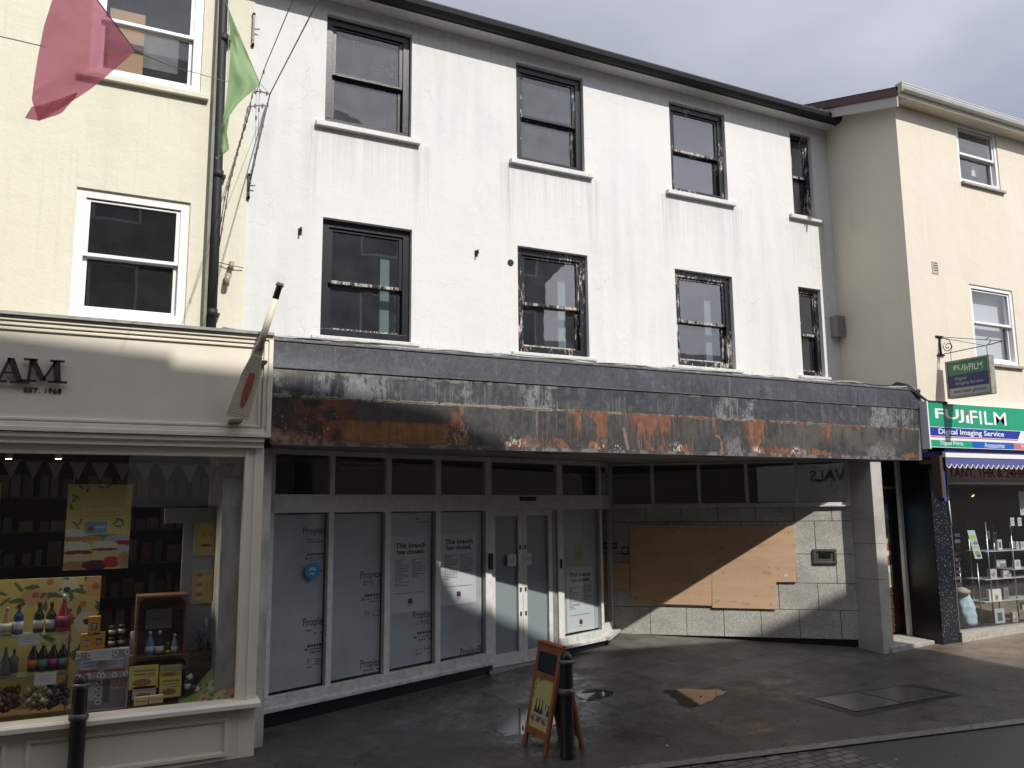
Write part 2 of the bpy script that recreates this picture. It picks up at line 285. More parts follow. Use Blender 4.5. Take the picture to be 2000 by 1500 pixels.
M['ply'] = ply(); M['granite'] = granite('grey_granite', (.27, .262, .235), (.78, .76, .70)); M['pillar'] = granite('smooth_grey_stone', (.38, .37, .345), (.52, .505, .47))
M['blackgranite'] = granite('polished_black_granite', (.010, .012, .017), (.35, .37, .4), True)
M['blackpanel'] = mat('polished_black_panel', (.007, .009, .012), .3)
def cmat(name, c, rough=.5, **k):
    if name not in M: M[name] = mat(name, c, rough, **k)
    return M[name]
# ---------------------------------------------------------------- numpy helpers for painted colour attributes
def vn(x, y, seed=0):
    x = np.asarray(x, float); y = np.asarray(y, float); xi = np.floor(x).astype(np.int64); yi = np.floor(y).astype(np.int64); fx = x-xi; fy = y-yi
    fx = fx*fx*(3-2*fx); fy = fy*fy*(3-2*fy)
    def h(a, b):
        q = (a*374761393+b*668265263+seed*974634777) & 0xffffffff; q = ((q ^ (q >> 13))*1274126177) & 0xffffffff
        return ((q ^ (q >> 16)) & 0xffff)/65535.
    return (h(xi, yi)*(1-fx)+h(xi+1, yi)*fx)*(1-fy)+(h(xi, yi+1)*(1-fx)+h(xi+1, yi+1)*fx)*fy
def fbm(x, y, seed=0, o=4): return sum(vn(x*2**k, y*2**k, seed+k)*.5**k for k in range(o))/sum(.5**k for k in range(o))
def sm(x, a, b): t = np.clip((x-a)/(b-a), 0, 1); return t*t*(3-2*t)
def painted(name, T, x0, x1, z0, z1, img, parent, material=None, y=0, thick=0, local=False):
    """img[row from top, column, rgb]: every cell is one face carrying its own colour"""
    H, W = img.shape[:2]; v = []; f = []
    for j in range(H+1):
        for i in range(W+1): v.append(tuple(T(x0+(x1-x0)*i/W, y, z1-(z1-z0)*j/H)))
    for j in range(H):
        for i in range(W): a = j*(W+1)+i; f.append((a, a+W+1, a+W+2, a+1))
    cols = img.reshape(-1, 3).repeat(4, axis=0)
    if thick:
        n0 = len(v); q = [(x0, z0), (x1, z0), (x1, z1), (x0, z1)]
        for yy in (y+.0004, y+thick):
            for X, Z in q: v.append(tuple(T(X, yy, Z)))
        f += [(n0+4, n0+7, n0+6, n0+5)]+[(n0+i, n0+4+i, n0+4+(i+1) % 4, n0+(i+1) % 4) for i in range(4)]
        cols = np.vstack([cols, np.tile(np.array([[.5, .48, .42]]), (20, 1))])
    me = bpy.data.meshes.new(name); me.from_pydata(v, [], f); me.materials.append(material or M['paint'])
    ca = me.color_attributes.new('Col', 'FLOAT_COLOR', 'CORNER'); rgba = np.ones((len(cols), 4), np.float32); rgba[:, :3] = cols; ca.data.foreach_set('color', rgba.ravel())
    me.update(); o = bpy.data.objects.new(name, me); col.objects.link(o); adopt(o, parent, local); return o
class Img:
    def __init__(s, w, h, c): s.a = np.ones((h, w, 3))*np.array(c); s.w = w; s.h = h; s.Y, s.X = np.mgrid[0:h, 0:w]; s.X = (s.X+.5)/w; s.Y = (s.Y+.5)/h
    def rect(s, x0, x1, y0, y1, c): s.a[(s.X > x0) & (s.X < x1) & (s.Y > y0) & (s.Y < y1)] = c; return s
    def ell(s, x, y, rx, ry, c, rot=0):
        dx = s.X-x; dy = s.Y-y; asp = s.h/s.w; dy2 = dy*asp; ca, sa = math.cos(rot), math.sin(rot); u = dx*ca+dy2*sa; w = -dx*sa+dy2*ca
        s.a[(u/rx)**2+(w/(ry*asp))**2 < 1] = c; return s
    def lines(s, x0, x1, y0, y1, n, c, seed=1, dens=.7):
        for i in range(n):
            yy = y0+(y1-y0)*(i+.2)/n; m = (s.X > x0) & (s.X < x1) & (s.Y > yy) & (s.Y < yy+(y1-y0)/n*.55) & (vn(s.X*s.w*.7, s.Y*0+i*7.3, seed) < dens); s.a[m] = s.a[m]*.35+np.array(c)*.65
        return s
    def flowers(s, pts, sc=1.):
        rnd = random.Random(len(pts)*7+3)
        for (x, y, k) in pts:
            for q in range(6): a = rnd.uniform(0, 6.3); s.ell(x+math.cos(a)*.09*sc, y+math.sin(a)*.06*sc, .06*sc, .016*sc, (.10, .17, .07), a+.4)
            c = ((.62, .64, .56), (.62, .36, .2), (.60, .50, .25))[k]
            for q in range(6): a = q*1.05; s.ell(x+math.cos(a)*.035*sc, y+math.sin(a)*.035*sc*s.w/s.h, .036*sc, .036*sc*s.w/s.h, c)
            s.ell(x, y, .02*sc, .02*sc*s.w/s.h, ((.03, .04, .07), (.4, .15, .08), (.4, .22, .08))[k])
        return s
# ---------------------------------------------------------------- lettering
def text_mesh(s, off=0.0):
    cu = bpy.data.curves.new('t', 'FONT'); cu.body = s; cu.size = 1; cu.offset = off; cu.resolution_u = 3
    ob = bpy.data.objects.new('t', cu); col.objects.link(ob); dg = bpy.context.evaluated_depsgraph_get(); me = ob.evaluated_get(dg).to_mesh()
    v = [tuple(q.co) for q in me.vertices]; f = [tuple(p.vertices) for p in me.polygons]; ob.to_mesh_clear(); bpy.data.objects.remove(ob); bpy.data.curves.remove(cu)
    return v, f
def lettering(s, T, x0, x1, z0, z1, y, material, parent, name='lettering', off=0.0, thick=.002, mirror=False, italic=0, local=False):
    v, f = text_mesh(s, off); X0 = min(p[0] for p in v); X1 = max(p[0] for p in v); Y0 = min(p[1] for p in v); Y1 = max(p[1] for p in v); mb = MB(T)
    def q(p, yy):
        a = (p[0]-X0)/(X1-X0); b = (p[1]-Y0)/(Y1-Y0)
        if mirror: a = 1-a
        return (x0+(x1-x0)*a+italic*(z1-z0)*(b-.5), yy, z0+(z1-z0)*b)
    a = [mb.P(q(p, y)) for p in v]
    for t in f: mb.face([a[i] for i in t])
    if thick > .003:
        b = [mb.P(q(p, y+thick)) for p in v]; ed = {}
        for t in f:
            for i in range(len(t)): e = (t[i], t[(i+1) % len(t)]); ed[e] = 1
        for (i, j) in ed:
            if (j, i) not in ed: mb.face((a[i], b[i], b[j], a[j]))
    return mb.obj(name, material, parent, local=local)
# ================================================================ GROUND
kA = onG(1230, 1497); kB = onG(2000, 1403); KS = (kB.y-kA.y)/(kB.x-kA.x)
def kerbY(x): return kA.y+KS*(x-kA.x)
def proj_np(x, y, z):
    dx = x; dy = y; dz = z-ZC
    w = dx*CF.x+dy*CF.y+dz*CF.z; w = np.where(w < .1, .1, w)
    return 1000+FPX*(dx*CR.x+dy*CR.y+dz*CR.z)/w, 750-FPX*(dx*CU.x+dy*CU.y+dz*CU.z)/w
def ground_np(x, y): return ZC+D*(-.2127+.0238*(x/D-1.015)+.03*(y/D-.857)+.055*np.maximum(0, y/D-.875))
def sheet(name, xs, yf, ts, dz, material, colour=None):
    X = np.array(xs)[None, :].repeat(len(ts), 0); T = np.array(ts)[:, None]; y0, y1 = yf(X); Y = y0+(y1-y0)*T; Z = ground_np(X, Y)+dz
    n, m = X.shape; v = np.stack([X, Y, Z], -1).reshape(-1, 3); idx = np.arange(n*m).reshape(n, m)
    f = np.stack([idx[:-1, :-1], idx[:-1, 1:], idx[1:, 1:], idx[1:, :-1]], -1).reshape(-1, 4)
    me = bpy.data.meshes.new(name); me.from_pydata(v.tolist(), [], f.tolist()); me.materials.append(material)
    if colour:
        c, s = colour(X, Y, Z); ca = me.color_attributes.new('Col', 'FLOAT_COLOR', 'POINT'); ca.data.foreach_set('color', c.astype(np.float32).ravel())
        sa = me.attributes.new('Slab', 'FLOAT', 'POINT'); sa.data.foreach_set('value', s.astype(np.float32).ravel())
    me.update(); o = bpy.data.objects.new(name, me); col.objects.link(o); return tag(o, kind='structure')
def pav_mat():
    g = G('wet_pavement'); n, l = g.n, g.l
    a = n.new('ShaderNodeAttribute'); a.attribute_name = 'Col'; sl_ = n.new('ShaderNodeAttribute'); sl_.attribute_name = 'Slab'
    mp = n.new('ShaderNodeMapping'); mp.inputs['Rotation'].default_value = (0, 0, math.radians(-12)); l.new(g.tc.outputs['Object'], mp.inputs['Vector'])
    br = n.new('ShaderNodeTexBrick'); br.inputs['Scale'].default_value = 1; br.inputs['Brick Width'].default_value = .9; br.inputs['Row Height'].default_value = .62; br.inputs['Mortar Size'].default_value = .012; br.inputs['Mortar Smooth'].default_value = .3
    br.inputs['Color1'].default_value = (1, 1, 1, 1); br.inputs['Color2'].default_value = (.66, .65, .63, 1); br.inputs['Mortar'].default_value = (.22, .2, .18, 1); l.new(mp.outputs[0], br.inputs['Vector'])
    c = g.mix(sl_.outputs['Fac'], (1, 1, 1), br.outputs['Color']); c = g.mix(1., a.outputs['Color'], c, 'MULTIPLY')
    f = g.noise(75, det=6, rough=.9); c = g.mix(g.ramp(f, .46, .68, 0, .7), c, (.15, .14, .125)); gu = n.new('ShaderNodeTexVoronoi'); gu.inputs['Scale'].default_value = 3.2; l.new(g.tc.outputs['Object'], gu.inputs['Vector']); gs = g.math('MULTIPLY', g.ramp(gu.outputs['Distance'], .09, .06), g.ramp(g.noise(1.7, loc=(5, 5, 5)), .5, .52)); c = g.mix(g.math('MULTIPLY', gs, .55), c, (.17, .165, .155)); c2 = g.noise(2.2, det=12, rough=.78); c = g.mix(1., c, g.mix(g.ramp(c2, .35, .65), (.62, .61, .60), (1.15, 1.15, 1.15)), 'MULTIPLY')
    w = g.noise(2.4, (1, 1, 1), 12, .74, (3, 3, 3)); wet = g.math('MULTIPLY', g.ramp(w, .40, .66), a.outputs['Alpha'])
    r = g.ramp(wet, 0, 1, .60, .15)
    return g.done(c, r, g.math('MULTIPLY', g.noise(95, det=5, rough=.8), g.ramp(wet, 0, 1, 1, .15)), .55, .006, spec=.5)
def pav_col(X, Y, Z):
    px, py = proj_np(X, Y, Z); c = np.zeros(X.shape+(4,)); base = np.array([.047, .0425, .0375]); c[..., :3] = base
    n1 = fbm(X*1.3, Y*1.3, 5); n2 = fbm(X*4, Y*4, 9)
    slab = sm(py+(px-900)*.12+(n1-.5)*10, 1462, 1455)*sm(px, 1420, 1400)
    slab = np.maximum(slab, sm(py-(px-1200)*.02, 1352, 1346)*sm(px, 1760, 1740))
    c[..., :3] += slab[..., None]*np.array([.020, .023, .024])
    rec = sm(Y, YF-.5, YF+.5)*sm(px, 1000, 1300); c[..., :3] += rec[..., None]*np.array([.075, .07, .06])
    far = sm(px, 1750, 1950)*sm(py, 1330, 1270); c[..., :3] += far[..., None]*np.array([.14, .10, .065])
    c[..., :3] *= (.7+.6*n2)[..., None]
    br = sm(fbm(X*1.7, Y*3, 21), .45, .75)*(1-slab); c[..., :3] += br[..., None]*np.array([.010, .0055, .003])
    wet = .55+.45*sm(fbm(X*.8, Y*.8, 31), .35, .6); wet *= 1-.8*rec
    def blob(x, y, rx, ry): return np.exp(-(((px-x)/rx)**2+((py-y)/ry)**2))
    wet = np.clip(wet+blob(1000, 1370, 200, 60)*1.3+blob(1150, 1400, 160, 60), 0, 1.6); c[..., 3] = wet
    return c, slab
xs = list(np.arange(-9, 19.01, .07)); M['pave'] = pav_mat()
ts = list(np.linspace(0, 1, 110))
sheet('pavement', xs, lambda X: (kerbY(X), X*0+13.2), ts, 0, M['pave'], pav_col)
for nm, a, b in (('pavement', -70, -9), ('pavement', 19, 90)):
    sheet(nm, list(np.linspace(a, b, 12)), lambda X: (kerbY(X) if a > 0 else kerbY(-9+X*0), X*0+13.2), list(np.linspace(0, 1, 6)), 0, M['pave'], pav_col)
def kerb_m():
    g = G('worn_kerb_stone'); a = g.noise(20, det=6); return g.done(g.mix(g.ramp(a, .35, .7), (.11, .10, .088), (.21, .20, .175)), .4, a, .4, .01)
sheet('kerb', list(np.linspace(-9, 60, 240)), lambda X: (kerbY(X)-.15, kerbY(X)-.004), [0, 1], .004, kerb_m())
def road_m():
    g = G('wet_road'); v = g.n.new('ShaderNodeTexBrick'); v.inputs['Scale'].default_value = 1; v.inputs['Brick Width'].default_value = .2; v.inputs['Row Height'].default_value = .11; v.inputs['Mortar Size'].default_value = .014; v.inputs['Mortar Smooth'].default_value = .6
    v.inputs['Color1'].default_value = (.17, .15, .125, 1); v.inputs['Color2'].default_value = (.07, .062, .054, 1); v.inputs['Mortar'].default_value = (.012, .012, .01, 1); g.l.new(g.tc.outputs['Object'], v.inputs['Vector'])
    f = g.noise(90, det=5, rough=.8); asph = g.mix(g.ramp(f, .35, .7), (.03, .03, .03), (.075, .074, .072))
    mask = g.ramp(g.math('ADD', g.axis(0), g.math('MULTIPLY', g.noise(2.), .6)), 7.35, 7.5); c = g.mix(mask, v.outputs['Color'], asph)
    b = g.math('ADD', g.math('MULTIPLY', v.outputs['Fac'], g.math('MULTIPLY', g.math('SUBTRACT', 1, mask), -1)), g.math('MULTIPLY', f, .2))
    return g.done(c, .42, b, .8, .02)
sheet('road', list(np.linspace(-70, 120, 60)), lambda X: (X*0-3.0, kerbY(np.clip(X, -9, 60))-.154), list(np.linspace(0, 1, 8)), -.012, road_m())
m = MB(); m.poly([(-300, -250, -1.3), (300, -250, -1.3), (300, 250, -1.3), (-300, 250, -1.3)]); tag(m.obj('ground', mat('dark_ground', (.06, .06, .055), .9)), kind='structure')
def polyG(pts, dz):
    r = []
    for px, py in pts: p = onG(px, py); r.append((p.x, p.y, p.z+dz))
    return r
# puddles: thin still water over dark stone, irregular outline
def puddle(pts, seed):
    pts = polyG(pts, .004); n = len(pts); c = [sum(p[k] for p in pts)/n for k in range(3)]; rnd = random.Random(seed); o = []
    for i in range(n):
        a, b = pts[i], pts[(i+1) % n]
        for t in range(5):
            q = [a[k]+(b[k]-a[k])*t/5 for k in range(3)]; s = 1+rnd.uniform(-.07, .07); q = [c[0]+(q[0]-c[0])*s, c[1]+(q[1]-c[1])*s, 0]; o.append((q[0], q[1], ground(q[0], q[1])+.004))
    m = MB(); m.poly(o); tag(m.obj('puddle', M['water']), kind='structure')
M['water'] = mat('still_puddle_water', (.035, .03, .025), .03, spec=1.0, bump=.02, bscale=6)
puddle([(1292, 1350), (1325, 1346), (1400, 1347), (1420, 1352), (1400, 1362), (1370, 1378), (1345, 1383), (1330, 1378), (1318, 1362)], 1)
puddle([(960, 1395), (1015, 1384), (1080, 1390), (1130, 1400), (1090, 1415), (1040, 1432), (985, 1440), (960, 1418)], 2)
puddle([(1120, 1352), (1160, 1345), (1200, 1352), (1185, 1362), (1140, 1372)], 3)
# inset pair of slabs and its dark surround
def slabset():
    t = thing('inspection_cover', onG(1720, 1365), 'pair of smooth pale grey access slabs set flush in the brown pavement', 'manhole cover')
    sur = [(1560, 1366), (1785, 1336), (1880, 1357), (1678, 1400)]; m = MB(); m.poly(polyG(sur, .004)); m.obj('surround', mat('dark_tar_surround', (.026, .025, .023), .3, bump=.6, bscale=70, noise=.3), t)
    sm_ = mat('smooth_wet_slab', (.085, .082, .074), .16, noise=.25, nscale=5, bump=.15, bscale=60)
    a, b, c, d = (1588, 1366), (1768, 1341), (1858, 1358), (1672, 1391)
    def lp(p, q, k): return (p[0]+(q[0]-p[0])*k, p[1]+(q[1]-p[1])*k)
    for k0, k1 in ((0, .49), (.505, 1)):
        m = MB(); m.poly(polyG([lp(a, b, k0), lp(a, b, k1), lp(d, c, k1), lp(d, c, k0)], .010)); m.obj('slab', sm_, t)
slabset()
# ================================================================ WALL WITH OPENINGS
def wall_holes(mb, x0, x1, z0, z1, holes, y=0, depth=.12):
    xs = sorted({x0, x1, *[h[0] for h in holes], *[h[1] for h in holes]}); zs = sorted({z0, z1, *[h[2] for h in holes], *[h[3] for h in holes]})
    for a, b in zip(xs, xs[1:]):
        for c, d in zip(zs, zs[1:]):
            if any(h[0] <= a and b <= h[1] and h[2] <= c and d <= h[3] for h in holes): continue
            mb.poly([(a, y, c), (b, y, c), (b, y, d), (a, y, d)])
    for h in holes:
        a, b, c, d = h; e = y+depth
        mb.poly([(a, y, c), (a, y, d), (a, e, d), (a, e, c)]); mb.poly([(b, y, c), (b, e, c), (b, e, d), (b, y, d)]); mb.poly([(a, y, d), (b, y, d), (b, e, d), (a, e, d)]); mb.poly([(a, y, c), (a, e, c), (b, e, c), (b, y, c)])
    return mb
def sash_window(T, x0, x1, z0, z1, parent, y=.10, fm='frame', sm_='peel', rail=None, gl='glass', fw=.085, sw=.05, bot=.09, room='dark', split=.5, top=None, name='window', roomdepth=1.2, horns=True, meet='peel2'):
    """box frame with a forward upper sash and a set back lower sash"""
    m = MB(T); m.rect(x0, x1, z0, z1, fw, y-.02, y+.12); m.box(x0+fw, x1-fw, y+.0, y+.05, z1-fw-.025, z1-fw)
    w = m.obj(name, M[fm], parent, .004)
    zm = z0+(z1-z0)*split; a, b = x0+fw, x1-fw
    m = MB(T); m.box(a, a+sw, y+.0, y+.045, zm-.02, z1-fw); m.box(b-sw, b, y+.0, y+.045, zm-.02, z1-fw); m.box(a+sw, b-sw, y+.0, y+.045, z1-fw-.04, z1-fw)
    u = m.obj('upper_sash', M[sm_], w, .003)
    m = MB(T); m.box(a+sw, b-sw, y-.004, y+.047, zm-.022, zm+.022); m.obj('meeting_rail', M[meet], w, .003)
    m = MB(T); m.box(a, a+sw, y+.055, y+.10, z0+fw*.5, zm-.022); m.box(b-sw, b, y+.055, y+.10, z0+fw*.5, zm-.022); m.box(a+sw, b-sw, y+.055, y+.10, zm-.03, zm+.015)
    m.obj('lower_sash', M[sm_], w, .003)
    m = MB(T); m.box(a+sw, b-sw, y+.053, y+.10, z0+.02, z0+fw*.5+bot); m.obj('bottom_rail', M[rail or sm_], w, .003)
    m = MB(T); m.poly([(a+sw, y+.022, zm), (b-sw, y+.022, zm), (b-sw, y+.022, z1-fw-.04), (a+sw, y+.022, z1-fw-.04)]); m.obj('pane', M[gl], w)
    m = MB(T); m.poly([(a+sw, y+.078, z0+.05), (b-sw, y+.078, z0+.05), (b-sw, y+.078, zm), (a+sw, y+.078, zm)]); m.obj('pane', M[gl], w)
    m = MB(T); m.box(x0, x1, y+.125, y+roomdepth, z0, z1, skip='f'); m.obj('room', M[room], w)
    return w
def sill(T, x0, x1, z, h, proj, parent, m_='sill'):
    m = MB(T); m.prof([(-proj, z-h), (-proj, z-.012), (.1, z+.004), (.1, z-h)], x0, x1); return m.obj('sill', M[m_], parent, .006)
# ================================================================ WHITE THREE-STOREY BUILDING
XL = .142*D; XR = 1.1275*D; ZE = .657*D+ZC; PW = Pl(YW); PF = Pl(YF)
wb = thing('white_building', (6, YW, 0), 'long white rendered building with black peeling sash windows above a rusty canopy', 'building')
H2, S2, H1, S1 = [D*q+ZC for q in (.63839, .48832, .36194, .21066)]
WX2 = [(.2335, .350), (.509, .622), (.782, .895), (1.0395, 1.089)]; WX1 = [(.2345, .3525), (.5085, .623), (.781, .895), (1.038, 1.089)]
holes = [(a*D, b*D, S2, H2) for a, b in WX2]+[(a*D, b*D, S1, H1) for a, b in WX1]
m = MB(PW); wall_holes(m, XL, XR, 3.3, ZE, holes, 0, .13); m.obj('wall', M['white'], wb)
gl2 = ['glassd', 'glassd', 'glassr', 'glassr']; gl1 = ['glassr', 'glassr', 'glassr', 'glassr']
for i, (a, b) in enumerate(WX2):
    w = sash_window(PW, a*D, b*D, S2, H2, wb, fm='frame' if i < 2 else 'peel', sm_='frame' if i < 1 else 'peel', rail=['crack', 'bare', 'bare', 'peel'][i], gl=gl2[i], fw=.11 if i < 3 else .09, sw=.055 if i < 3 else .035, split=.49, meet='frame' if i < 2 else 'peel2')
    sill(PW, a*D-.13, b*D+.13, S2, .085, .075, w)
for i, (a, b) in enumerate(WX1):
    w = sash_window(PW, a*D, b*D, S1, H1, wb, fm='frame' if i < 1 else 'peel', sm_='frame' if i == 0 else 'peel', rail=['crack', 'bare', 'bare', 'peel2'][i], gl=gl1[i], fw=.11 if i < 3 else .09, sw=.055 if i < 3 else .035, split=.47)
    sill(PW, a*D-.12, b*D+.12, S1, .06, .06, w)
    if i < 3:
        m = MB(PW); m.box(b*D-.36, b*D-.22, .35, .40, S1, H1); m.obj('shutter_lining', cmat('pale_teal_paint', (.16, .22, .24), .6), w)
# roof, soffit, fascia board and gutter
OV = .27
m = MB(PW); m.poly([(XL-.3, -OV, ZE+.001), (XR, -OV, ZE+.001), (XR, .0, ZE+.001), (XL-.3, .0, ZE+.001)]); m.obj('soffit', M['sill'], wb)
m = MB(PW); m.box(XL-.3, XR+.02, -OV, -OV+.02, ZE, ZE+.14); m.obj('fascia_board', M['black'], wb)
m = MB(PW); r = [(-OV-.002, ZE+.15), (-OV-.13, ZE+.15), (-OV-.150, ZE+.12), (-OV-.13, ZE+.055), (-OV-.07, ZE+.012), (-OV-.002, ZE+.008)]; m.prof(r[::-1], XL-.3, XR+.06)
gut = m.obj('gutter', M['black'], wb)
m = MB(PW)
for k in range(90):
    x = XR-1.0+random.random()**.7*1.05; y = -OV-.12+random.random()*.12; s = .02+random.random()*.035; z = ZE+.125
    m.smooth = True; m.lathe([(0, -s), (s, 0), (s*.8, s*.6), (0, s*random.uniform(.8, 1.5))], x, y, z, 6)
m.obj('moss', M['moss'], gut)
m = MB(PW); m.prof([(-OV-.02, ZE+.15), (3.8, ZE+2.2), (3.8, ZE+2.1), (-OV-.02, ZE+.10)], XL-.3, XR); m.obj('roof', M['slate'], wb)
# ---------------------------------------------------------------- canopy over the shopfront
CT = .171*D+ZC; CB = .0655*D+ZC; CX0 = .1537*D; CX1 = 1.133*D
def canopy_paint():
    W_, H_ = 1500, 160; v, u = np.mgrid[0:H_, 0:W_]; v = (v+.5)/H_; u = (u+.5)/W_; X = CX0+u*(CX1-CX0); Z = CT-v*(CT-CB)
    px, py = proj_np(X, X*0+YF, Z); s1 = .275-.02*u; s2 = .53+.03*u
    x = X; y = v*1.16; wx = (fbm(x*5, y*5, 41)-.5)*1.; wy = (fbm(x*6, y*6, 43)-.5)*.10
    pw = px+wx*34; n = fbm(x*2, y*3, 1); nf = fbm(x*13, y*13, 2, 5); ns = fbm(x*18+wx, y*1.1, 3, 4); ns2 = fbm(x*60+wx*3, y*1.8+n*2, 4, 4); sp = fbm(x*55, y*30, 6, 3); br = fbm(x*3+9, y*2, 17)
    C = np.zeros((H_, W_, 3)); C[:] = np.array([.070, .076, .094]); C *= (.72+.55*n)[..., None]*(.9+.2*nf)[..., None]
    def bump(cx, w): return np.exp(-((pw-cx)/w)**2)
    def put(mask, c):
        mask = np.clip(mask, 0, 1)[..., None]; C[:] = C*(1-mask)+np.array(c)*mask
    k = sm(px, 1100, 1350)*sm(v, 0, .10)*sm(br, .3, .6); C *= (1-k*.5*sm(ns, .48, .60))[..., None]; put(sm(ns, .56, .7)*k*.35, (.12, .13, .15))
    put(sm(px, 860, 540)*sm(v, .06, .26)*.8*(.6+.6*n), (.125, .14, .175)); put(sm(nf, .62, .72)*.25*(v < s1), (.16, .165, .17)); put(sm(sp, .68, .74)*(v < s1)*.4, (.03, .03, .035))
    b2 = (v > s1+wy*.15); C[b2] = (np.array([.048, .052, .061])*(.55+.85*nf)[..., None]*(.8+.4*n)[..., None])[b2]
    jag = s1+.004+.05*fbm(x*9, y*0, 8)*sm(fbm(x*1.3, y*0, 19), .35, .6); put((v > s1)*(v < jag)*sm(nf, .38, .55)*.9, (.185, .175, .145)); put((np.abs(v-s1) < .006)*.6, (.015, .015, .018))
    sc_ = sum(bump(c, w)*a for c, w, a in ((548, 18, 1), (632, 22, .8), (700, 38, 1), (760, 30, .5), (850, 40, .45), (910, 30, .55), (1040, 32, .85), (1075, 10, .6), (1415, 36, .8), (1460, 15, .6), (1720, 22, .9), (1765, 26, .7), (1560, 25, .3)))
    inb2 = b2*(v < s2); put(inb2*sm(sc_+(nf-.5)*1.2+(n-.5)*.6, .5, 1.1)*.4, (.11, .112, .115)); put(inb2*sm(sc_*(.1+.9*sp+.6*ns)*(.4+1.2*nf), .42, .95)*.85, (.24, .245, .255)); put(inb2*sm(sc_+.1, .3, .9)*sm(ns2, .55, .72)*.7, (.25, .25, .25)); put(inb2*sm(ns2*.6+nf*.5, .60, .72)*.35, (.13, .13, .13))
    put(inb2*sm(v-s1, 0, .1)*sm(ns2, .60, .82)*sm(br, .35, .6)*.55, (.17, .172, .17)); put(inb2*sm(px, 640, 560)*sm(v, s1+.12, s1)*.6, (.2, .19, .14)); put(bump(655, 6)*inb2*.8, (.018, .02, .018))
    b3 = v > s2+wy*.1; r3 = np.clip((v-s2)/(1-s2), 0, 1); base = np.where((px < 700)[..., None], np.array([.036, .030, .025]), np.array([.046, .047, .049])); C[b3] = (base*(.45+1.*nf)[..., None]*(.75+.5*n)[..., None])[b3]
    put(b3*sm(ns2, .54, .76)*sm(px, 900, 1050)*sm(br, .3, .55)*.6, (.12, .10, .07)); put(b3*sm(ns, .5, .68)*sm(px, 850, 1100)*sm(r3, .75, .1)*.55, (.115, .105, .09))
    put(b3*sm(px, 1440, 1620)*sm(n+.3*nf, .55, .75)*.55, (.095, .085, .068))
    rb_ = np.array([.165, .073, .040])*(.55+.9*fbm(x*25, y*18, 51))[..., None]*(.8+.4*sm(ns, .3, .7))[..., None]
    def rust(mask, k=1.):
        mask = np.clip(mask, 0, 1); halo = np.clip(mask*2.2, 0, 1)*.55; put(halo*.7, (.075, .040, .026)); m_ = (sm(mask, .30, .62)*k)[..., None]; C[:] = C*(1-m_)+rb_*m_
    blk = sm(pw, 652, 676)*sm(pw, 912, 880)*b3; m_ = (blk*sm(r3+(nf-.5)*.1, .42, .50))[..., None]; C[:] = C*(1-m_)+np.array([.225, .105, .030])*(.6+.75*nf)[..., None]*m_*(.8+.3*ns)[..., None]
    put(blk*sm(r3+.3*(nf-.5)+.15*(n-.5), .78, .98)*.9, (.17, .052, .025)); put(blk*sm(r3, .50, .36)*.5*sm(n, .3, .6), (.05, .042, .026)); put(blk*sm(ns2, .62, .75)*.4, (.05, .03, .02))
    red = np.exp(-((pw-640+r3*25)/46)**2)*b3; put(red*sm(nf+.35*n, .48, .74)*1.3, (.16, .048, .022)); put(b3*sm(pw, 640, 560)*sm(r3+.4*(n-.5)+.2*(nf-.5), .62, .80)*.95, (.20, .082, .038)); put(b3*sm(px, 660, 550)*sm(nf*r3, .40, .58)*.9, (.30, .24, .16))
    put(b3*np.exp(-((pw-606)/14)**2-((r3-.55)/.28)**2)*2*sm(nf, .3, .5), (.06, .025, .016)); put(b3*sm(px, 700, 600)*sm(sp, .72, .80)*sm(r3, .2, .4)*.8, (.42, .37, .30))
    rust(np.exp(-((pw-893)/(9+16*r3))**2)*b3*sm(nf+.2*r3, .36, .6)*1.3); put(np.exp(-((pw-893)/22)**2)*b3*sm(sp, .62, .76)*sm(r3, .35, .6), (.36, .31, .24))
    drip = sum(bump(c, w)*a for c, w, a in ((1125, 18, .8), (1165, 12, .9), (1180, 8, .8), (1245, 20, .9), (1265, 12, .8), (1295, 24, 1.), (1400, 10, .6), (1463, 8, 1.), (1480, 24, .85), (1612, 16, .8), (1068, 20, .35)))
    rust(b3*sm(drip*(1.25-r3*1.7)+(ns-.5)*1.3+(ns2-.5)*.8, .45, .85)); rust(b3*sm(drip*(1.1-r3*1.0)+(ns2-.5)*2.6-.25, .25, .7)*.7, .8)
    rust(b3*sm(np.exp(-((pw-(1293+3*np.sin(r3*9)))/8)**2)*.9+(nf-.5)*1.2, .4, .8)); rust(b3*sm(np.exp(-((pw-1462-r3*14)/(7+7*r3))**2)+(nf-.5)*1.1, .42, .82)); put(b3*sm(np.exp(-((pw-1405)/5)**2)*sm(r3, .35, .5)+(nf-.5)*.6, .5, .7), (.22, .12, .065)); put(b3*sm(np.exp(-((px-1212-r3*16)/4)**2)*sm(r3, .3, .4), .4, .7)*.8, (.24, .17, .11))
    bot = sum(bump(c, w)*a for c, w, a in ((1000, 26, .8), (1040, 30, .8), (1095, 20, 1), (1165, 22, 1.05), (1270, 10, .9), (1290, 8, 1), (1335, 20, .95), (1480, 22, 1.), (1530, 22, 1.), (1580, 16, .6), (1615, 30, .9), (1775, 18, .95), (1800, 8, .9), (1670, 28, .45)))
    rust(b3*sm(bot*(r3*2.3-1.15)+(nf-.5)*1.0+(n-.5)*.4, .36, .72)); put(b3*sm(px, 950, 1010)*sm(r3, .93, .97)*sm(nf, .4, .55)*.7, (.26, .22, .17))
    for cx, w in ((1002, 15), (1175, 8), (1205, 8), (1322, 12), (1475, 5), (1560, 9)): put(b3*np.exp(-((pw-cx)/w)**2-((r3-.84+wx*.05)/.12)**2)*sm(sp+.4*(nf-.5), .50, .70)*1.3, (.50, .48, .44))
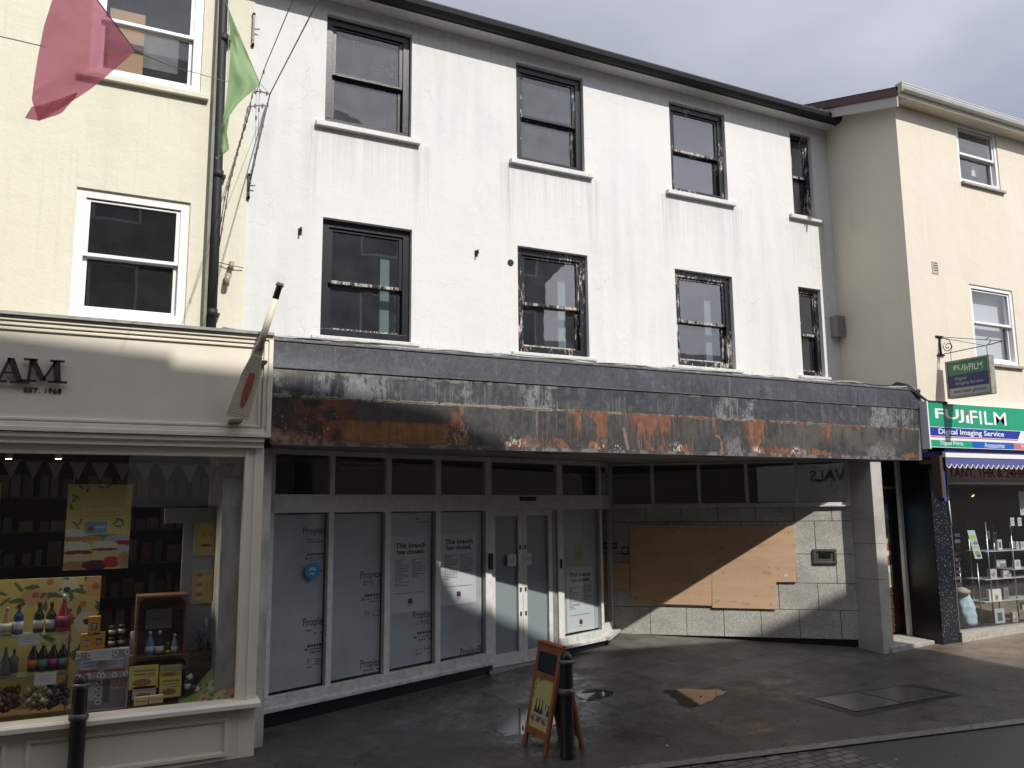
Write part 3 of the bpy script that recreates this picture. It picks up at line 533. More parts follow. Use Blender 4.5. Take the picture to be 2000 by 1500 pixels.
    wp = sum(bump(c, w)*a for c, w, a in ((1030, 22, .7), (1432, 22, 1.), (1650, 26, .5), (1712, 20, 1.), (1745, 14, .7))); put(b3*sm(wp*(.1+.8*sp+.4*nf)*(.35+.8*r3), .28, .80)*.7, (.20, .205, .215)); put(b3*np.exp(-((px-1048)/2.2)**2)*.8*sm(ns2, .2, .5), (.2, .2, .2))
    ed = np.abs(v-s2) < .006+.016*fbm(x*12, y*0, 12); put(ed*sm(nf+.25*np.exp(-((px-900)/240)**2)+.05, .44, .60)*.9, (.27, .235, .165)); rust(ed*sm(px, 1090, 1120)*sm(ns, .42, .6)*.9); put((np.abs(v-s2-.004) < .005)*sm(nf, .4, .5)*.6, (.02, .018, .016))
    put((v > .962)*1.*sm(px, 560, 700), (.055, .053, .05)); put((v > .962)*sm(nf+.2*(ns2-.5), .46, .62)*.8, (.19, .18, .16)); put((v < .02)*1., (.12, .12, .13))
    for cx in (655, 1048, 1425, 1710): put(np.exp(-((px-cx)/1.6)**2)*.6*(v < s1), (.13, .14, .16))
    put((px > 1795)*(v > s1)*.7, (.22, .205, .18)); return np.clip(C, .004, .7)
cg = G('weathered_metal_cladding'); at = cg.n.new('ShaderNodeAttribute'); at.attribute_name = 'Col'; _n = cg.noise(60, (1, 1, .4), 8, .7)
M['canopy'] = cg.done(cg.mix(1., at.outputs['Color'], cg.mix(cg.ramp(_n, .3, .7), (.7, .7, .7), (1.2, 1.2, 1.2)), 'MULTIPLY'), cg.ramp(_n, .3, .7, .35, .6), _n, .35, .004)
can = None
m = MB(PF); m.box(CX0, CX1, .014, YW-YF-.005, CB, CT-.01, skip=''); can = m.obj('canopy', M['soffit'], wb)
painted('cladding', PF, CX0, CX1, CB-.02, CT, canopy_paint(), can, M['canopy'], y=-.002)
m = MB(PF); zz = CT-(.275-.01)*(CT-CB); m.box(CX0, CX1, -.018, -.006, zz-.006, zz+.006); m.box(CX0, CX1, -.016, .02, CT-.004, CT+.012); m.box(CX0, CX1, -.012, .012, CB-.025, CB-.021); m.obj('seam', mat('dull_zinc_seam', (.10, .105, .12), .5, noise=.5, nscale=8), can)
m = MB(PF); m.box(CX0, CX1, -.0, YW-YF, CT+.0, CT+.03); m.obj('canopy_flashing', mat('dirty_grey_lead', (.17, .17, .165), .6, noise=.4, nscale=6), can)
m = MB(PF)
for cx, cy in ((990, .55), (1092, .6), (1405, .45)):
    x, z = PF.hit(cx, 893); m.box(x, x+.5, cy, cy+.12, CB-.004, CB+.02)
m.obj('soffit_vent', cmat('dark_slot', (.05, .05, .045)), can)
for px in (1050, 1425, 1710): pass
# ---------------------------------------------------------------- angled shopfront
FS = Fr(.1725*D, .935*D, .680*D, 1.072*D); GR = Fr(.734*D, 1.131*D, 1.015*D, .90*D)
def fs(px, py, y=0): return FS.hit(px, py, y)
ztop = .0592*D+ZC; ztr = .0150*D+ZC; zmt = -.0055*D+ZC; LF = FS.len
_a = fs(540, 1358)[1]; _b = fs(1168, 1231)[1]; _xa = fs(540, 1358)[0]; _xb = fs(1168, 1231)[0]
def zb(x): return _a+(_b-_a)*(x-_xa)/(_xb-_xa)
def gnd(x, y=0): p = FS(x, y, 0); return ground(p.x, p.y)
sf = MB(FS); X = lambda px, py=1000: fs(px, py)[0]
cols_ = [(X(534), X(641)), (X(651), X(751)), (X(762), X(849)), (X(859), X(946)), (X(958), X(1086)), (X(1097), X(1168))]
sf.box(-.16, LF, -.03, .05, ztop, CB-.004); sf.box(-.16, LF, -.03, .05, zmt, ztr)
sf.box(-.16, cols_[0][0], -.03, .05, zmt, ztop-.0); sf.box(cols_[-1][1], LF, -.032, .05, zb(LF)-.0, ztop)
for (a, b), (c, d) in zip(cols_, cols_[1:]): sf.box(b, c, -.03, .05, ztr, ztop)
for k, ((a, b), (c, d)) in enumerate(zip(cols_, cols_[1:])):
    z = zb(b) if k < 3 else gnd(b)+.0
    sf.hexa([(b, -.03, z-.0), (c, -.03, z), (c, .05, z), (b, .05, z)], [(b, -.03, zmt), (c, -.03, zmt), (c, .05, zmt), (b, .05, zmt)])
sf.hexa([(-.16, -.03, zb(-.1)), (cols_[0][0], -.03, zb(0)), (cols_[0][0], .05, zb(0)), (-.16, .05, zb(-.1))], [(-.16, -.03, zmt), (cols_[0][0], -.03, zmt), (cols_[0][0], .05, zmt), (-.16, .05, zmt)])
shf = sf.obj('shopfront_frame', M['alu'], wb, .004)
def slope_sill(a, b, name='sill'):
    m = MB(FS); m.hexa([(a, -.12, zb(a)-.155), (b, -.12, zb(b)-.155), (b, .05, zb(b)-.155), (a, .05, zb(a)-.155)], [(a, -.12, zb(a)-.11), (b, -.12, zb(b)-.11), (b, .05, zb(b)-.09), (a, .05, zb(a)-.09)])
    m.hexa([(a, -.045, zb(a)-.11), (b, -.045, zb(b)-.11), (b, .05, zb(b)-.11), (a, .05, zb(a)-.11)], [(a, -.045, zb(a)), (b, -.045, zb(b)), (b, .05, zb(b)), (a, .05, zb(a))]); return m.obj(name, cmat('dirty_white_sill', (.56, .56, .54), .5, noise=.3, nscale=10), shf, .004)
slope_sill(-.16, cols_[3][1]+.10); slope_sill(cols_[5][0]-.12, LF+.0)
m = MB(FS)
for a, b in ((-.16, cols_[3][1]+.09), (cols_[5][0]-.12, LF)): m.hexa([(a, -.06, gnd(a)-.1), (b, -.06, gnd(b)-.1), (b, .05, gnd(b)-.1), (a, .05, gnd(a)-.1)], [(a, -.06, zb(a)-.155), (b, -.06, zb(b)-.155), (b, .05, zb(b)-.155), (a, .05, zb(a)-.155)])
m.obj('black_plinth', M['blackpanel'], wb)
# return at the right end
RT = Fr(*(FS(LF, 0, 0).xy), .7335*D, 1.128*D)
m = MB(RT); m.box(0, .06, -.02, .05, zb(LF)-.1, CB-.004); m.box(RT.len-.06, RT.len-.0, -.02, .05, zb(LF)-.1, CB-.004); m.box(.06, RT.len-.06, -.02, .05, zmt, ztr); m.box(.06, RT.len-.06, -.02, .05, ztop, CB-.004); m.box(.06, RT.len-.06, -.02, .05, zb(LF)-.1, zb(LF)+.05); m.obj('return_frame', M['alu'], shf, .003)
m = MB(RT); m.poly([(.06, .01, zb(LF)+.05), (RT.len-.06, .01, zb(LF)+.05), (RT.len-.06, .01, zmt), (.06, .01, zmt)]); m.poly([(.06, .01, ztr), (RT.len-.06, .01, ztr), (RT.len-.06, .01, ztop), (.06, .01, ztop)]); m.obj('pane', M['shopglass'], shf)
m = MB(RT); m.box(-.12, RT.len+.05, -.14, .05, zb(LF)-.15, zb(LF)-.1); m.obj('sill', M['dirty_white_sill'], shf); m = MB(RT); m.box(0, RT.len+.02, -.08, .05, gnd(LF)-.1, zb(LF)-.15); m.obj('black_plinth', M['blackpanel'], wb)
# panes and the plastic sheets behind them
def sheet_mat():
    g = G('blue_grey_plastic_sheet'); a = g.noise(1.3, det=4); b = g.noise(60, (1, 1, .05), 2)
    c = g.mix(g.ramp(a, .35, .65), (.40, .43, .455), (.52, .55, .575)); return g.done(c, .35, b, .05, .002)
M['sheet'] = sheet_mat()
for k, (a, b) in enumerate(cols_):
    m = MB(FS); m.poly([(a, .01, ztr), (b, .01, ztr), (b, .01, ztop), (a, .01, ztop)]); m.obj('transom_pane', M['shopglass'], shf)
    if k == 4: continue
    m = MB(FS); m.poly([(a, .01, zb(a)), (b, .01, zb(b)), (b, .01, zmt), (a, .01, zmt)]); m.obj('pane', M['shopglass'], shf)
def word(s, px0, px1, py0, py1, T, y, par, mt='text', off=0., nm='lettering', **kw):
    x0, z1 = T.hit(px0, py0, y); x1, z0 = T.hit(px1, py1, y); return lettering(s, T, x0, x1, z0, z1, y, M[mt], par, nm, off, **kw)
M['fadetext'] = mat('dark_blue_print', (.04, .05, .07), .5); M['ptext'] = mat('grey_small_print', (.13, .14, .16), .5)
def tiny(T, px0, px1, py0, py1, y, par, n, seed=1, mt='ptext', dens=.75):
    x0, z1 = T.hit(px0, py0, y); x1, z0 = T.hit(px1, py1, y); rnd = random.Random(seed); m = MB(T)
    for i in range(n):
        zt = z1-(z1-z0)*(i+.15)/n; h = (z1-z0)/n*.5; x = x0
        while x < x1-.01:
            w = rnd.uniform(.015, .05)
            if rnd.random() < dens: m.poly([(x, y, zt-h), (min(x+w, x1), y, zt-h), (min(x+w, x1), y, zt), (x, y, zt)])
            x += w+.008
    m.obj('small_print', M[mt], par)
for k in (0, 1, 2, 3, 5):
    a, b = cols_[k]; z0 = zb(a); m = MB(FS); g0 = .0 if k else .0
    tp = zmt-.02 if k != 5 else zmt; m.hexa([(a+.0, .05, z0+.03), (b-.02*(k < 4), .05, zb(b)+.03), (b-.02*(k < 4), .056, zb(b)+.03), (a, .056, z0+.03)], [(a, .05, tp), (b-.02*(k < 4), .05, tp), (b-.02*(k < 4), .056, tp), (a, .056, tp)])
    sh = m.obj('plastic_sheet', M['sheet'], wb); Y_ = .0485
    if k == 0:
        for yy in (1030, 1208): word('Proplex', 592, 637, yy, yy+16, FS, Y_, sh, 'fadetext', .012); tiny(FS, 598, 636, yy+22, yy+30, Y_, sh, 2, yy); tiny(FS, 600, 636, yy+50, yy+56, Y_, sh, 1, yy+1, 'fadetext', .9); tiny(FS, 596, 602, yy+58, yy+66, Y_, sh, 1, 3, 'fadetext', 1); tiny(FS, 605, 636, yy+58, yy+66, Y_, sh, 2, yy+3); tiny(FS, 600, 632, yy+80, yy+94, Y_, sh, 4, yy+5, 'ptext', .5)
    if k == 1:
        for yy, s in ((1116, 0), (1289, 1)): word('Proplex', 704, 744, yy, yy+15, FS, Y_, sh, 'fadetext', .012); tiny(FS, 710, 744, yy+19, yy+26, Y_, sh, 2, yy)
        tiny(FS, 712, 744, 1160, 1166, Y_, sh, 1, 7, 'fadetext', .9); tiny(FS, 706, 712, 1168, 1176, Y_, sh, 1, 3, 'fadetext', 1); tiny(FS, 715, 744, 1168, 1176, Y_, sh, 2, 31); tiny(FS, 712, 742, 1190, 1204, Y_, sh, 4, 5, 'ptext', .5)
    if k == 2:
        word('Proplex', 806, 842, 1195, 1209, FS, Y_, sh, 'fadetext', .012); tiny(FS, 812, 842, 1213, 1219, Y_, sh, 2, 8); tiny(FS, 815, 844, 1233, 1239, Y_, sh, 1, 7, 'fadetext', .9); tiny(FS, 808, 814, 1242, 1250, Y_, sh, 1, 3, 'fadetext', 1); tiny(FS, 818, 844, 1242, 1250, Y_, sh, 2, 32); tiny(FS, 812, 842, 1264, 1276, Y_, sh, 4, 5, 'ptext', .5); tiny(FS, 812, 844, 1012, 1022, Y_, sh, 2, 77, 'ptext', .6)
    if k == 3: word('ProplexFR', 899, 943, 1266, 1280, FS, Y_, sh, 'fadetext', .012); tiny(FS, 908, 942, 1283, 1291, Y_, sh, 2, 8)
# double doors
a, b = cols_[4]; mid = (a+b)/2; dz0 = gnd(mid)+.02; dtop = zmt-.002
m = MB(FS); m.box(b-.09, b, .0, .05, dz0-.02, zmt); m.obj('door_jamb', M['grey'], shf); b2 = b-.09; mid = (a+b2)/2
for (p, q, hs) in ((a+.004, mid-.003, 1), (mid+.003, b2-.004, -1)):
    m = MB(FS); m.rect(p, q, dz0, dtop, .085, .0, .045); m.box(p+.085, q-.085, .0, .045, dz0+.085, dz0+.17)
    dr = m.obj('door', M['alu'], wb, .003); m = MB(FS); m.poly([(p+.085, .02, dz0+.17), (q-.085, .02, dz0+.17), (q-.085, .02, dtop-.085), (p+.085, .02, dtop-.085)]); m.obj('pane', M['shopglass'], dr)
    m = MB(FS); m.box(p+.07, q-.07, .050, .056, dz0+.15, dtop-.07); m.obj('plastic_sheet', cmat('grey_green_sheet', (.30, .35, .36), .4), dr)
    zz = FS.hit(1030, 1150)[1]
    for dzz in (0, .62, -.35):
        xx = (mid-.05 if hs > 0 else mid+.05); m = MB(FS); m.box(xx-.014, xx+.014, -.012, .0, zz+dzz-.03, zz+dzz+.03); m.obj('lock', M['text'], dr)
m = MB(FS); xx, zz = fs(955, 1097); m.box(xx-.03, xx+.035, -.06, -.03, zz-.11, zz+.12); m.obj('door_sensor', M['text'], shf, .004)
m = MB(FS); xx, zz = fs(1093, 1101); m.box(xx-.015, xx+.015, -.05, -.03, zz-.07, zz+.07); m.obj('entry_button', M['text'], shf, .004)
m = MB(FS); xx, zz = fs(1027, 974); m.box(xx-.16, xx+.16, -.07, -.03, zz-.035, zz+.03); m.obj('door_closer_sensor', M['text'], shf, .008)
m = MB(FS); m.box(a-.1, cols_[5][0], -.10, .3, gnd(mid)-.1, gnd(mid)+.012); m.obj('threshold', M['grey'], wb)
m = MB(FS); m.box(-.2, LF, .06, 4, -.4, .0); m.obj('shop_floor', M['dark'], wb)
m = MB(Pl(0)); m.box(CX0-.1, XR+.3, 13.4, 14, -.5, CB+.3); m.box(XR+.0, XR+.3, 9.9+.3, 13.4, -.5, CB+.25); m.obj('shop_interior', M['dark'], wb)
m = MB(Pl(0)); m.box(CX0, XR+.3, YW-.004, 13.4, CB, CB+.2); m.obj('recess_soffit', M['soffit'], wb)
m = MB(Pl(0)); m.box(3.2, 5.4, 12.2, 12.32, CB-.16, CB-.12); m.box(7.6, 9.4, 12.9, 13.0, CB-.2, CB-.16); m.obj('ceiling_tube', mat('dim_tube', (.16, .16, .16), .4), wb)
# grey painted pier between the two shops
m = MB(Fr(0, 0, 1, 0)); p0 = FS(-.16, 0, 0); m.box(p0.x-.12, p0.x+.02, YF+.25, p0.y+.04, -.5, CB-.004); m.box(p0.x-.5, p0.x-.12, YF+.25, YW, -.5, CB-.004)
m.obj('pier', mat('grimy_white_pier', (.50, .50, .48), .7, noise=.45, nscale=5, sx=(1, 1, .4), bump=.3), wb)
# ---------------------------------------------------------------- granite wall with clerestory band
LG = GR.len; gz0 = -.199*D+ZC; gt = -.0035*D+ZC; gb0 = .0016*D+ZC; gb1 = .0622*D+ZC
def gblocks():
    g = MB(GR); holes = []; _, rows = 0, [gz0]+[GR.hit(1300, y)[1] for y in (1186, 1136, 1081, 1019)]+[gt]
    xj = lambda lst, y: [0]+[GR.hit(p, y)[0] for p in lst]+[LG]
    J = [xj([1270, 1341, 1414, 1487, 1562, 1643], 1215), xj([1305, 1378, 1450, 1521, 1598], 1160), xj([1280, 1350, 1430, 1500, 1554, 1633], 1100), xj([1305, 1380, 1448, 1520, 1592], 1050), xj([1261, 1330, 1402, 1475, 1550, 1624], 1000)]
    for r, (z0, z1) in enumerate(zip(rows, rows[1:])):
        for a, b in zip(J[r], J[r][1:]):
            if b-a < .03: continue
            g.box(a+.005, b-.005, .0015*((r*7+len(g.v)//8) % 3), .1, z0+.005, z1-.005)
    return g
gw = gblocks().obj('granite_wall', M['granite'], wb, .003)
m = MB(GR); m.box(0, LG, .006, .1, gz0-.0, gt); m.obj('mortar_joint', mat('dark_mortar', (.06, .057, .05), .9), gw)
gg = lambda x: ground(*(GR(x, 0, 0).xy))
m = MB(GR); m.box(0, LG+.0, .03, .15, -.6, gz0-.002); m.obj('black_plinth', M['blackpanel'], wb)
m = MB(GR); m.box(-.02, LG, -.015, .06, gt+.001, gb0); m.box(-.02, LG, -.0, .06, gb1, CB-.004); m.box(-.02, .07, -.0, .06, gb0, gb1); e_ = GR.hit(1650, 940)[0]; m.box(e_, LG, -.0, .06, gb0, gb1)
ed = [GR.hit(p, 945)[0] for p in (1274, 1365, 1458, 1556)]
for x in ed: m.box(x-.028, x+.028, -.0, .06, gb0, gb1)
M['clglass'] = glass('clerestory_glass', refl=3.2, dirt_haze=.005, wob=.005)
cf = m.obj('clerestory_frame', M['alu'], wb, .003)
m = MB(GR); m.box(-.02, LG-.03, -.05, -.015, gt-.012, gt+.012); m.obj('sill', M['alu'], cf)
for a, b in zip([.07]+[x+.028 for x in ed], [x-.028 for x in ed]+[e_]):
    m = MB(GR); m.poly([(a, .02, gb0), (b, .02, gb0), (b, .02, gb1), (a, .02, gb1)]); m.obj('pane', M['clglass'], cf)
m = MB(GR); x0, z1 = GR.hit(1587, 1072); x1, z0 = GR.hit(1635, 1101); m.rect(x0, x1, z0, z1, .045, -.03, 0); m.box(x0+.045, x1-.045, -.012, 0, z0+.045, z1-.045); ns_ = m.obj('night_safe', mat('tarnished_bronze', (.13, .125, .115), .42, metal=.3, noise=.3), wb, .008)
m = MB(GR); m.box(x0+.09, x1-.09, -.02, -.012, (z0+z1)/2-.03, (z0+z1)/2+.06); m.box((x0+x1)/2-.03, (x0+x1)/2+.03, -.03, -.02, (z0+z1)/2+.0, (z0+z1)/2+.018); m.obj('flap', M['tarnished_bronze'] if 'tarnished_bronze' in M else M['iron'], ns_, .003)
m = MB(GR)
for px, py, w, h in ((1190, 1060, .14, .10), (1214, 1068, .12, .13)):
    x, z = GR.hit(px, py); m.rect(x, x+w, z-h, z, .018, -.012, 0)
m.obj('cable_entry', M['iron'], wb)
# pillar and the sides of the door recess
PX0 = 1.015*D; PX1 = 1.0372*D; PZ = 1.139*D
pil = MB(); zj = ZC+D*(-.07)
for z0, z1 in ((-.6, onY(1707, 1134, YF).z-.002), (onY(1707, 1134, YF).z+.002, onY(1704, 1063, YF).z-.002), (onY(1704, 1063, YF).z+.002, CB-.004)): pil.box(PX0, PX1, YF+.03, .90*D+.9, z0, z1)
pil.obj('pillar', M['pillar'], wb, .006)
# ================================================================ LEFT YELLOW BUILDING AND ITS SHOP
lb = thing('yellow_building', (0, YW, 0), 'pale yellow rendered building over a cream shopfront lettered AM EST. 1968', 'building')
yl = -.012; LW = Pl(YW+yl); lx1 = XL+.0
def wr(px0, py0, px1, py1, T): a = T.hit(px0, py0); b = T.hit(px1, py1); return a[0], b[0], b[1], a[1]
l1 = (LW.hit(150.5, 364)[0], LW.hit(372.6, 396)[0], LW.hit(138.6, 613)[1]-.02, LW.hit(150.5, 364)[1])
l2 = (l1[0]+.03, l1[1]+.05, LW.hit(380, 182)[1], LW.hit(380, 182)[1]+1.62)
m = MB(LW); wall_holes(m, -9, lx1, 3.3, 12, [l1, l2], 0, .1); m.box(lx1-.0, lx1+.002, 0, .02, 3.3, 12); m.obj('wall', M['cream'], lb)
for k, q in enumerate((l1, l2)):
    w = sash_window(LW, *q, lb, y=.05, fm='upvc', sm_='upvc', fw=.11, sw=.05, bot=.10, split=.49, gl='glass', meet='upvc', room='dark')
    if k == 1: sill(LW, q[0]-.12, q[1]+.1, q[2], .08, .07, w, 'cream')
m = MB(LW); m.box(l2[0]+.2, l2[0]+.62, .3, .33, l2[2], l2[2]+1.1); m.obj('interior_board', cmat('tan_board', (.42, .27, .16), .8), lb)
m = MB(LW); m.box(l2[0]+.1, l2[1]-.1, .5, .52, l2[2], l2[3]); m.obj('net_curtain', cmat('grey_net', (.20, .205, .21), .9, noise=.3, nscale=4), lb)
# downpipe
m = MB(LW); x = .1065*D; xt = LW.hit(433, 30)[0]; m.tube([(xt, -.09, 12), (xt, -.09, 9.3), (x, -.09, 6), (x, -.09, 4.2)], .062, 12)
for z in (4.75, 6.6, 8.5): m.tube([(x, -.09, z), (x, -.09, z+.10)], .072, 12); m.box(x-.10, x+.10, -.09, 0, z+.03, z+.06)
m.obj('drainpipe', M['black'], lb)
m = MB(LW); m.box(x-.10, x-.064, -.12, -.0, 4.1, 12); m.obj('pipe_backing_board', cmat('grey_green_board', (.22, .23, .18), .7, noise=.2), lb)
# fascia
FZ0 = LW and onY(0, 840, YF-.12).z; FZ1 = onY(522, 655, YF-.12).z; FX1 = onY(529, 851, YF-.12).x
LF_ = Pl(YF-.06); xr = FX1
m = MB(LF_); m.box(-9, xr, 0, YW-YF+.03, FZ0, FZ1-.0); m.obj('fascia', M['shopcream'], lb)
fo = lb
m = MB(LF_)
for o_, w_, d_ in ((0, .05, .055), (.05, .045, .035), (.11, .03, .022)):
    m.box(-9, xr-o_, -d_, 0, FZ1-o_-w_, FZ1-o_); m.box(-9, xr-o_, -d_, 0, FZ0+o_, FZ0+o_+w_); m.box(xr-o_-w_, xr-o_, -d_, 0, FZ0+o_+w_, FZ1-o_-w_)
m.obj('moulding', M['shopcream'], lb, .006)
m = MB(LF_); m.prof([(-.09, FZ1+.0), (-.05, FZ1+.04), (YW-YF+.0, FZ1+.10), (YW-YF, FZ1)], -9, xr+.0); m.obj('lead_flashing', cmat('grey_lead', (.20, .19, .18), .7, noise=.4, nscale=12, bump=.4, bscale=30), lb)
BZ = onY(520, 876, YF-.04).z; SX = onY(516, 885, YF).x
m = MB(LF_); m.prof([(-.03, FZ0-.005), (-.03, FZ0-.05), (.0, FZ0-.07), (.0, BZ), (.3, BZ), (.3, FZ0-.005)], -9, xr-.06); m.obj('lower_frieze', M['shopcream'], lb, .004)
# raised letters: A and M with serifs, and the small date line
LT = Pl(YF-.06)
def serif(s, px, pyt, pyb, wpx, par):
    x0, z1 = LT.hit(px, pyt, -.05); x1, z0 = LT.hit(px+wpx, pyb, -.05); h = z1-z0; w = x1-x0; m = MB(LT); th = .022*1; y = -.05
    def st(ax, az, bx, bz, t): m.extr([(x0+ax*w-t/2, y, z0+az*h), (x0+ax*w+t/2, y, z0+az*h), (x0+bx*w+t/2, y, z0+bz*h), (x0+bx*w-t/2, y, z0+bz*h)], (0, th, 0))
    def se(ax, az, L_): m.extr([(x0+ax*w-L_/2, y, z0+az*h-.008), (x0+ax*w+L_/2, y, z0+az*h-.008), (x0+ax*w+L_/2, y, z0+az*h+.014), (x0+ax*w-L_/2, y, z0+az*h+.014)], (0, th, 0))
    if s == 'A': st(.12, .02, .48, 1, .028); st(.88, .02, .50, 1, .062); m.box(x0+.26*w, x0+.74*w, y+.001, y+th-.001, z0+.34*h, z0+.34*h+.02); se(.12, 0, .14); se(.88, 0, .17)
    if s == 'M': st(.10, .02, .15, .98, .028); st(.90, .02, .84, .98, .062); st(.5, .05, .17, 1, .06); st(.5, .05, .83, 1, .026); se(.10, 0, .13); se(.90, 0, .17); se(.13, .975, .12); se(.86, .975, .13)
    return m.obj('raised_letter', cmat('dark_bronze_letter', (.045, .035, .03), .4), par)
serif('A', -6, 697, 747, 50, lb); serif('M', 51, 701, 747, 68, lb)
word('EST. 1968', 48, 120, 756, 769, LT, -.012, lb, 'text', .004, thick=.012)
# shop window frame
GW = Pl(YF+.04); wz1 = GW.hit(470, 893)[1]; wz0 = GW.hit(462, 1366)[1]; wx1 = GW.hit(477, 900)[0]; px1 = onY(516, 885, YF).x
m = MB(PF); m.box(wx1, px1, .0, .1, wz0-.0, BZ); m.box(-9, wx1, .0, .1, wz1, BZ); m.box(wx1, wx1+.03, -.012, 0, wz0, wz1+.05); m.box(wx1+.10, wx1+.125, -.010, .0, wz0, BZ); m.box(px1-.015, px1, .1, .9, -.6, BZ)
m.obj('window_surround', M['shopcream'], lb, .004)
m = MB(PF); m.box(px1-.012, px1+.004, .0, .25, -.6, BZ); 
sz = wz0
m = MB(PF); m.prof([(-.10, sz-.075), (-.10, sz-.03), (-.07, sz-.005), (.12, sz+.004), (.12, sz-.075)], -9, px1+.035); m.obj('window_sill', M['shopcream'], lb, .005)
m = MB(PF); m.box(-9, px1, .0, .12, -.8, sz-.075); m.obj('stall_riser', M['shopcream'], lb)
sx0, sz1_ = PF.hit(52, 1447); sx1, _ = PF.hit(446, 1400)
m = MB(PF); zt = PF.hit(446, 1400)[1]; zb_ = PF.hit(446, 1452)[1]
m.rect(sx0, sx1, zb_-.12, zt, .035, -.022, 0); m.rect(sx0+.035, sx1-.035, zb_-.085, zt-.035, .012, -.01, 0); m.rect(sx0-2.6, sx0-.16, zb_-.12, zt, .035, -.022, 0); m.box(sx1+.10, sx1+.112, -.004, 0, -.8, sz-.08); m.obj('riser_panel', M['shopcream'], lb, .004)
m = MB(PF); m.poly([(-9, .05, sz), (wx1, .05, sz), (wx1, .05, wz1), (-9, .05, wz1)]); m.obj('shop_window_pane', M['shopglass'], lb)
# interior: platform, back, side wall
m = MB(PF); m.box(-9, px1-.02, .1, 1.5, sz-.3, sz-.06); m.obj('display_platform', M['cork'], lb)
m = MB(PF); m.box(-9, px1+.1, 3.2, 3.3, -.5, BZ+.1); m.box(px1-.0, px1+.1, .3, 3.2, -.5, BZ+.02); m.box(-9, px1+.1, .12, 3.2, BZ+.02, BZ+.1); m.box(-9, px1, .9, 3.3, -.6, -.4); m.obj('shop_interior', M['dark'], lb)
m = MB(PF); gx = PF.hit(350, 1000, 1.3)[0]; zt_ = PF.hit(350, 992, .74)[1]; gx2 = PF.hit(355, 1100, .74)[0]; z5 = PF.hit(360, 1022, .74)[1]
m.box(gx2, px1-.04, .74, .78, -.3, z5); m.box(PF.hit(322, 1000, .74)[0], px1-.04, .74, .78, z5, zt_); m.box(px1-.04, px1-.018, .12, .74, -.3, BZ); m.obj('partition', cmat('pale_grey_blue_wall', (.27, .29, .32), .8), lb)
m = MB(PF)
for px in (42, 270): x, z = PF.hit(px/2.344, 897, .9); 
lampm = mat('lit_spot_lamp', (1, .9, .7), .4, emit=((1, .86, .6), 14))
for px in (17, 114):
    x, z = PF.hit(px, 896, .9); t = thing('spotlight', (x, YF+.9, z), 'lit ceiling spotlight in the cream shop window, %s' % ('at the left edge' if px < 50 else 'just above the scone poster'), 'spotlight', 'lit spotlights in the shop ceiling')
    m = MB(); m.lathe([(.035, 0), (.04, .03), (.03, .10)], x, YF+.9, z); m.obj('housing', M['grey'], t); m = MB(); m.lathe([(0, -.004), (.03, -.002), (.03, .0)], x, YF+.9, z-.001); m.obj('lamp', lampm, t); spot_light((x, YF+.88, z-.03), (x+.5, YF+.4, 1.2), 62, (1, .84, .62), t)
# ---- window display goods
def at(px, py, d): return Vector(PF(*[PF.hit(px, py, d)[0], d, PF.hit(px, py, d)[1]]))
bt_mesh = {}
def bottle(px, pyb, pyt, d, body, lab, cap, label, kind='wine', group='bottles on the glass shelves of the cream shop window', wr_=None):
    p = at(px, pyb, d); h = at(px, pyt, d).z-p.z; t = thing('bottle', p, label, 'bottle', group); r = h*(.155 if kind == 'wine' else .17)
    pr = {'wine': [(r*.92, 0), (r, .02), (r, .55), (r*.8, .64), (r*.32, .74), (r*.3, .97), (r*.34, .98), (r*.34, 1)], 'beer': [(r*.9, 0), (r, .03), (r, .52), (r*.75, .64), (r*.36, .78), (r*.33, .95), (r*.36, .96)],
          'bell': [(r*1.2, 0), (r*1.25, .05), (r*1.0, .35), (r*.45, .68), (r*.28, .8), (r*.28, .95)], 'flat': [(r*1.1, 0), (r*1.15, .03), (r*1.15, .6), (r*.5, .72), (r*.3, .76), (r*.3, .9)]}[kind]
    pr = [(a, b*h if b <= 1 else b) for a, b in pr]; m = MB(); m.lathe(pr, n=14); m.obj('glass_body', body, t, local=True)
    if lab: m = MB(); m.lathe([(pr[1][0]*1.015, h*.14), (pr[1][0]*1.015, h*.42)], n=14); m.obj('paper_label', lab, t, local=True)
    if cap: m = MB(); m.lathe([(pr[-1][0]*1.12, h*.86), (pr[-1][0]*1.15, h*1.0), (0, h*1.005)], n=12); m.obj('cap', cap, t, local=True)
    return t
gb = lambda n, c: cmat(n, c, .12)
wl = cmat('cream_label', (.5, .48, .42)); dk = cmat('dark_foil', (.05, .015, .015), .3); gold = cmat('gold_foil', (.45, .33, .12), .3, metal=.6)
bottle(11, 1240, 1186, .55, gb('amber_glass', (.42, .27, .12)), wl, gold, 'gold ribboned bottle at the left end of the top glass shelf', 'bell')
bottle(34, 1238, 1179, .55, gb('blue_glass', (.02, .06, .2)), cmat('white_label', (.6, .6, .62)), dk, 'blue bottle with ribbon and white label on the top glass shelf')
bottle(74, 1235, 1176, .55, gb('black_green_glass', (.012, .016, .012)), wl, dk, 'dark bottle with cream label, centre of the top glass shelf')
bottle(98, 1234, 1175, .55, gb('brown_glass', (.05, .025, .015)), wl, dk, 'brown bottle with buff label beside the red one on the top glass shelf')
bottle(122, 1232, 1161, .55, gb('red_glass', (.30, .03, .06)), cmat('red_label', (.22, .03, .05)), cmat('silver_foil', (.55, .55, .52), .3, metal=.7), 'tall crimson bottle with silver neck, right end of the top glass shelf', 'bell')
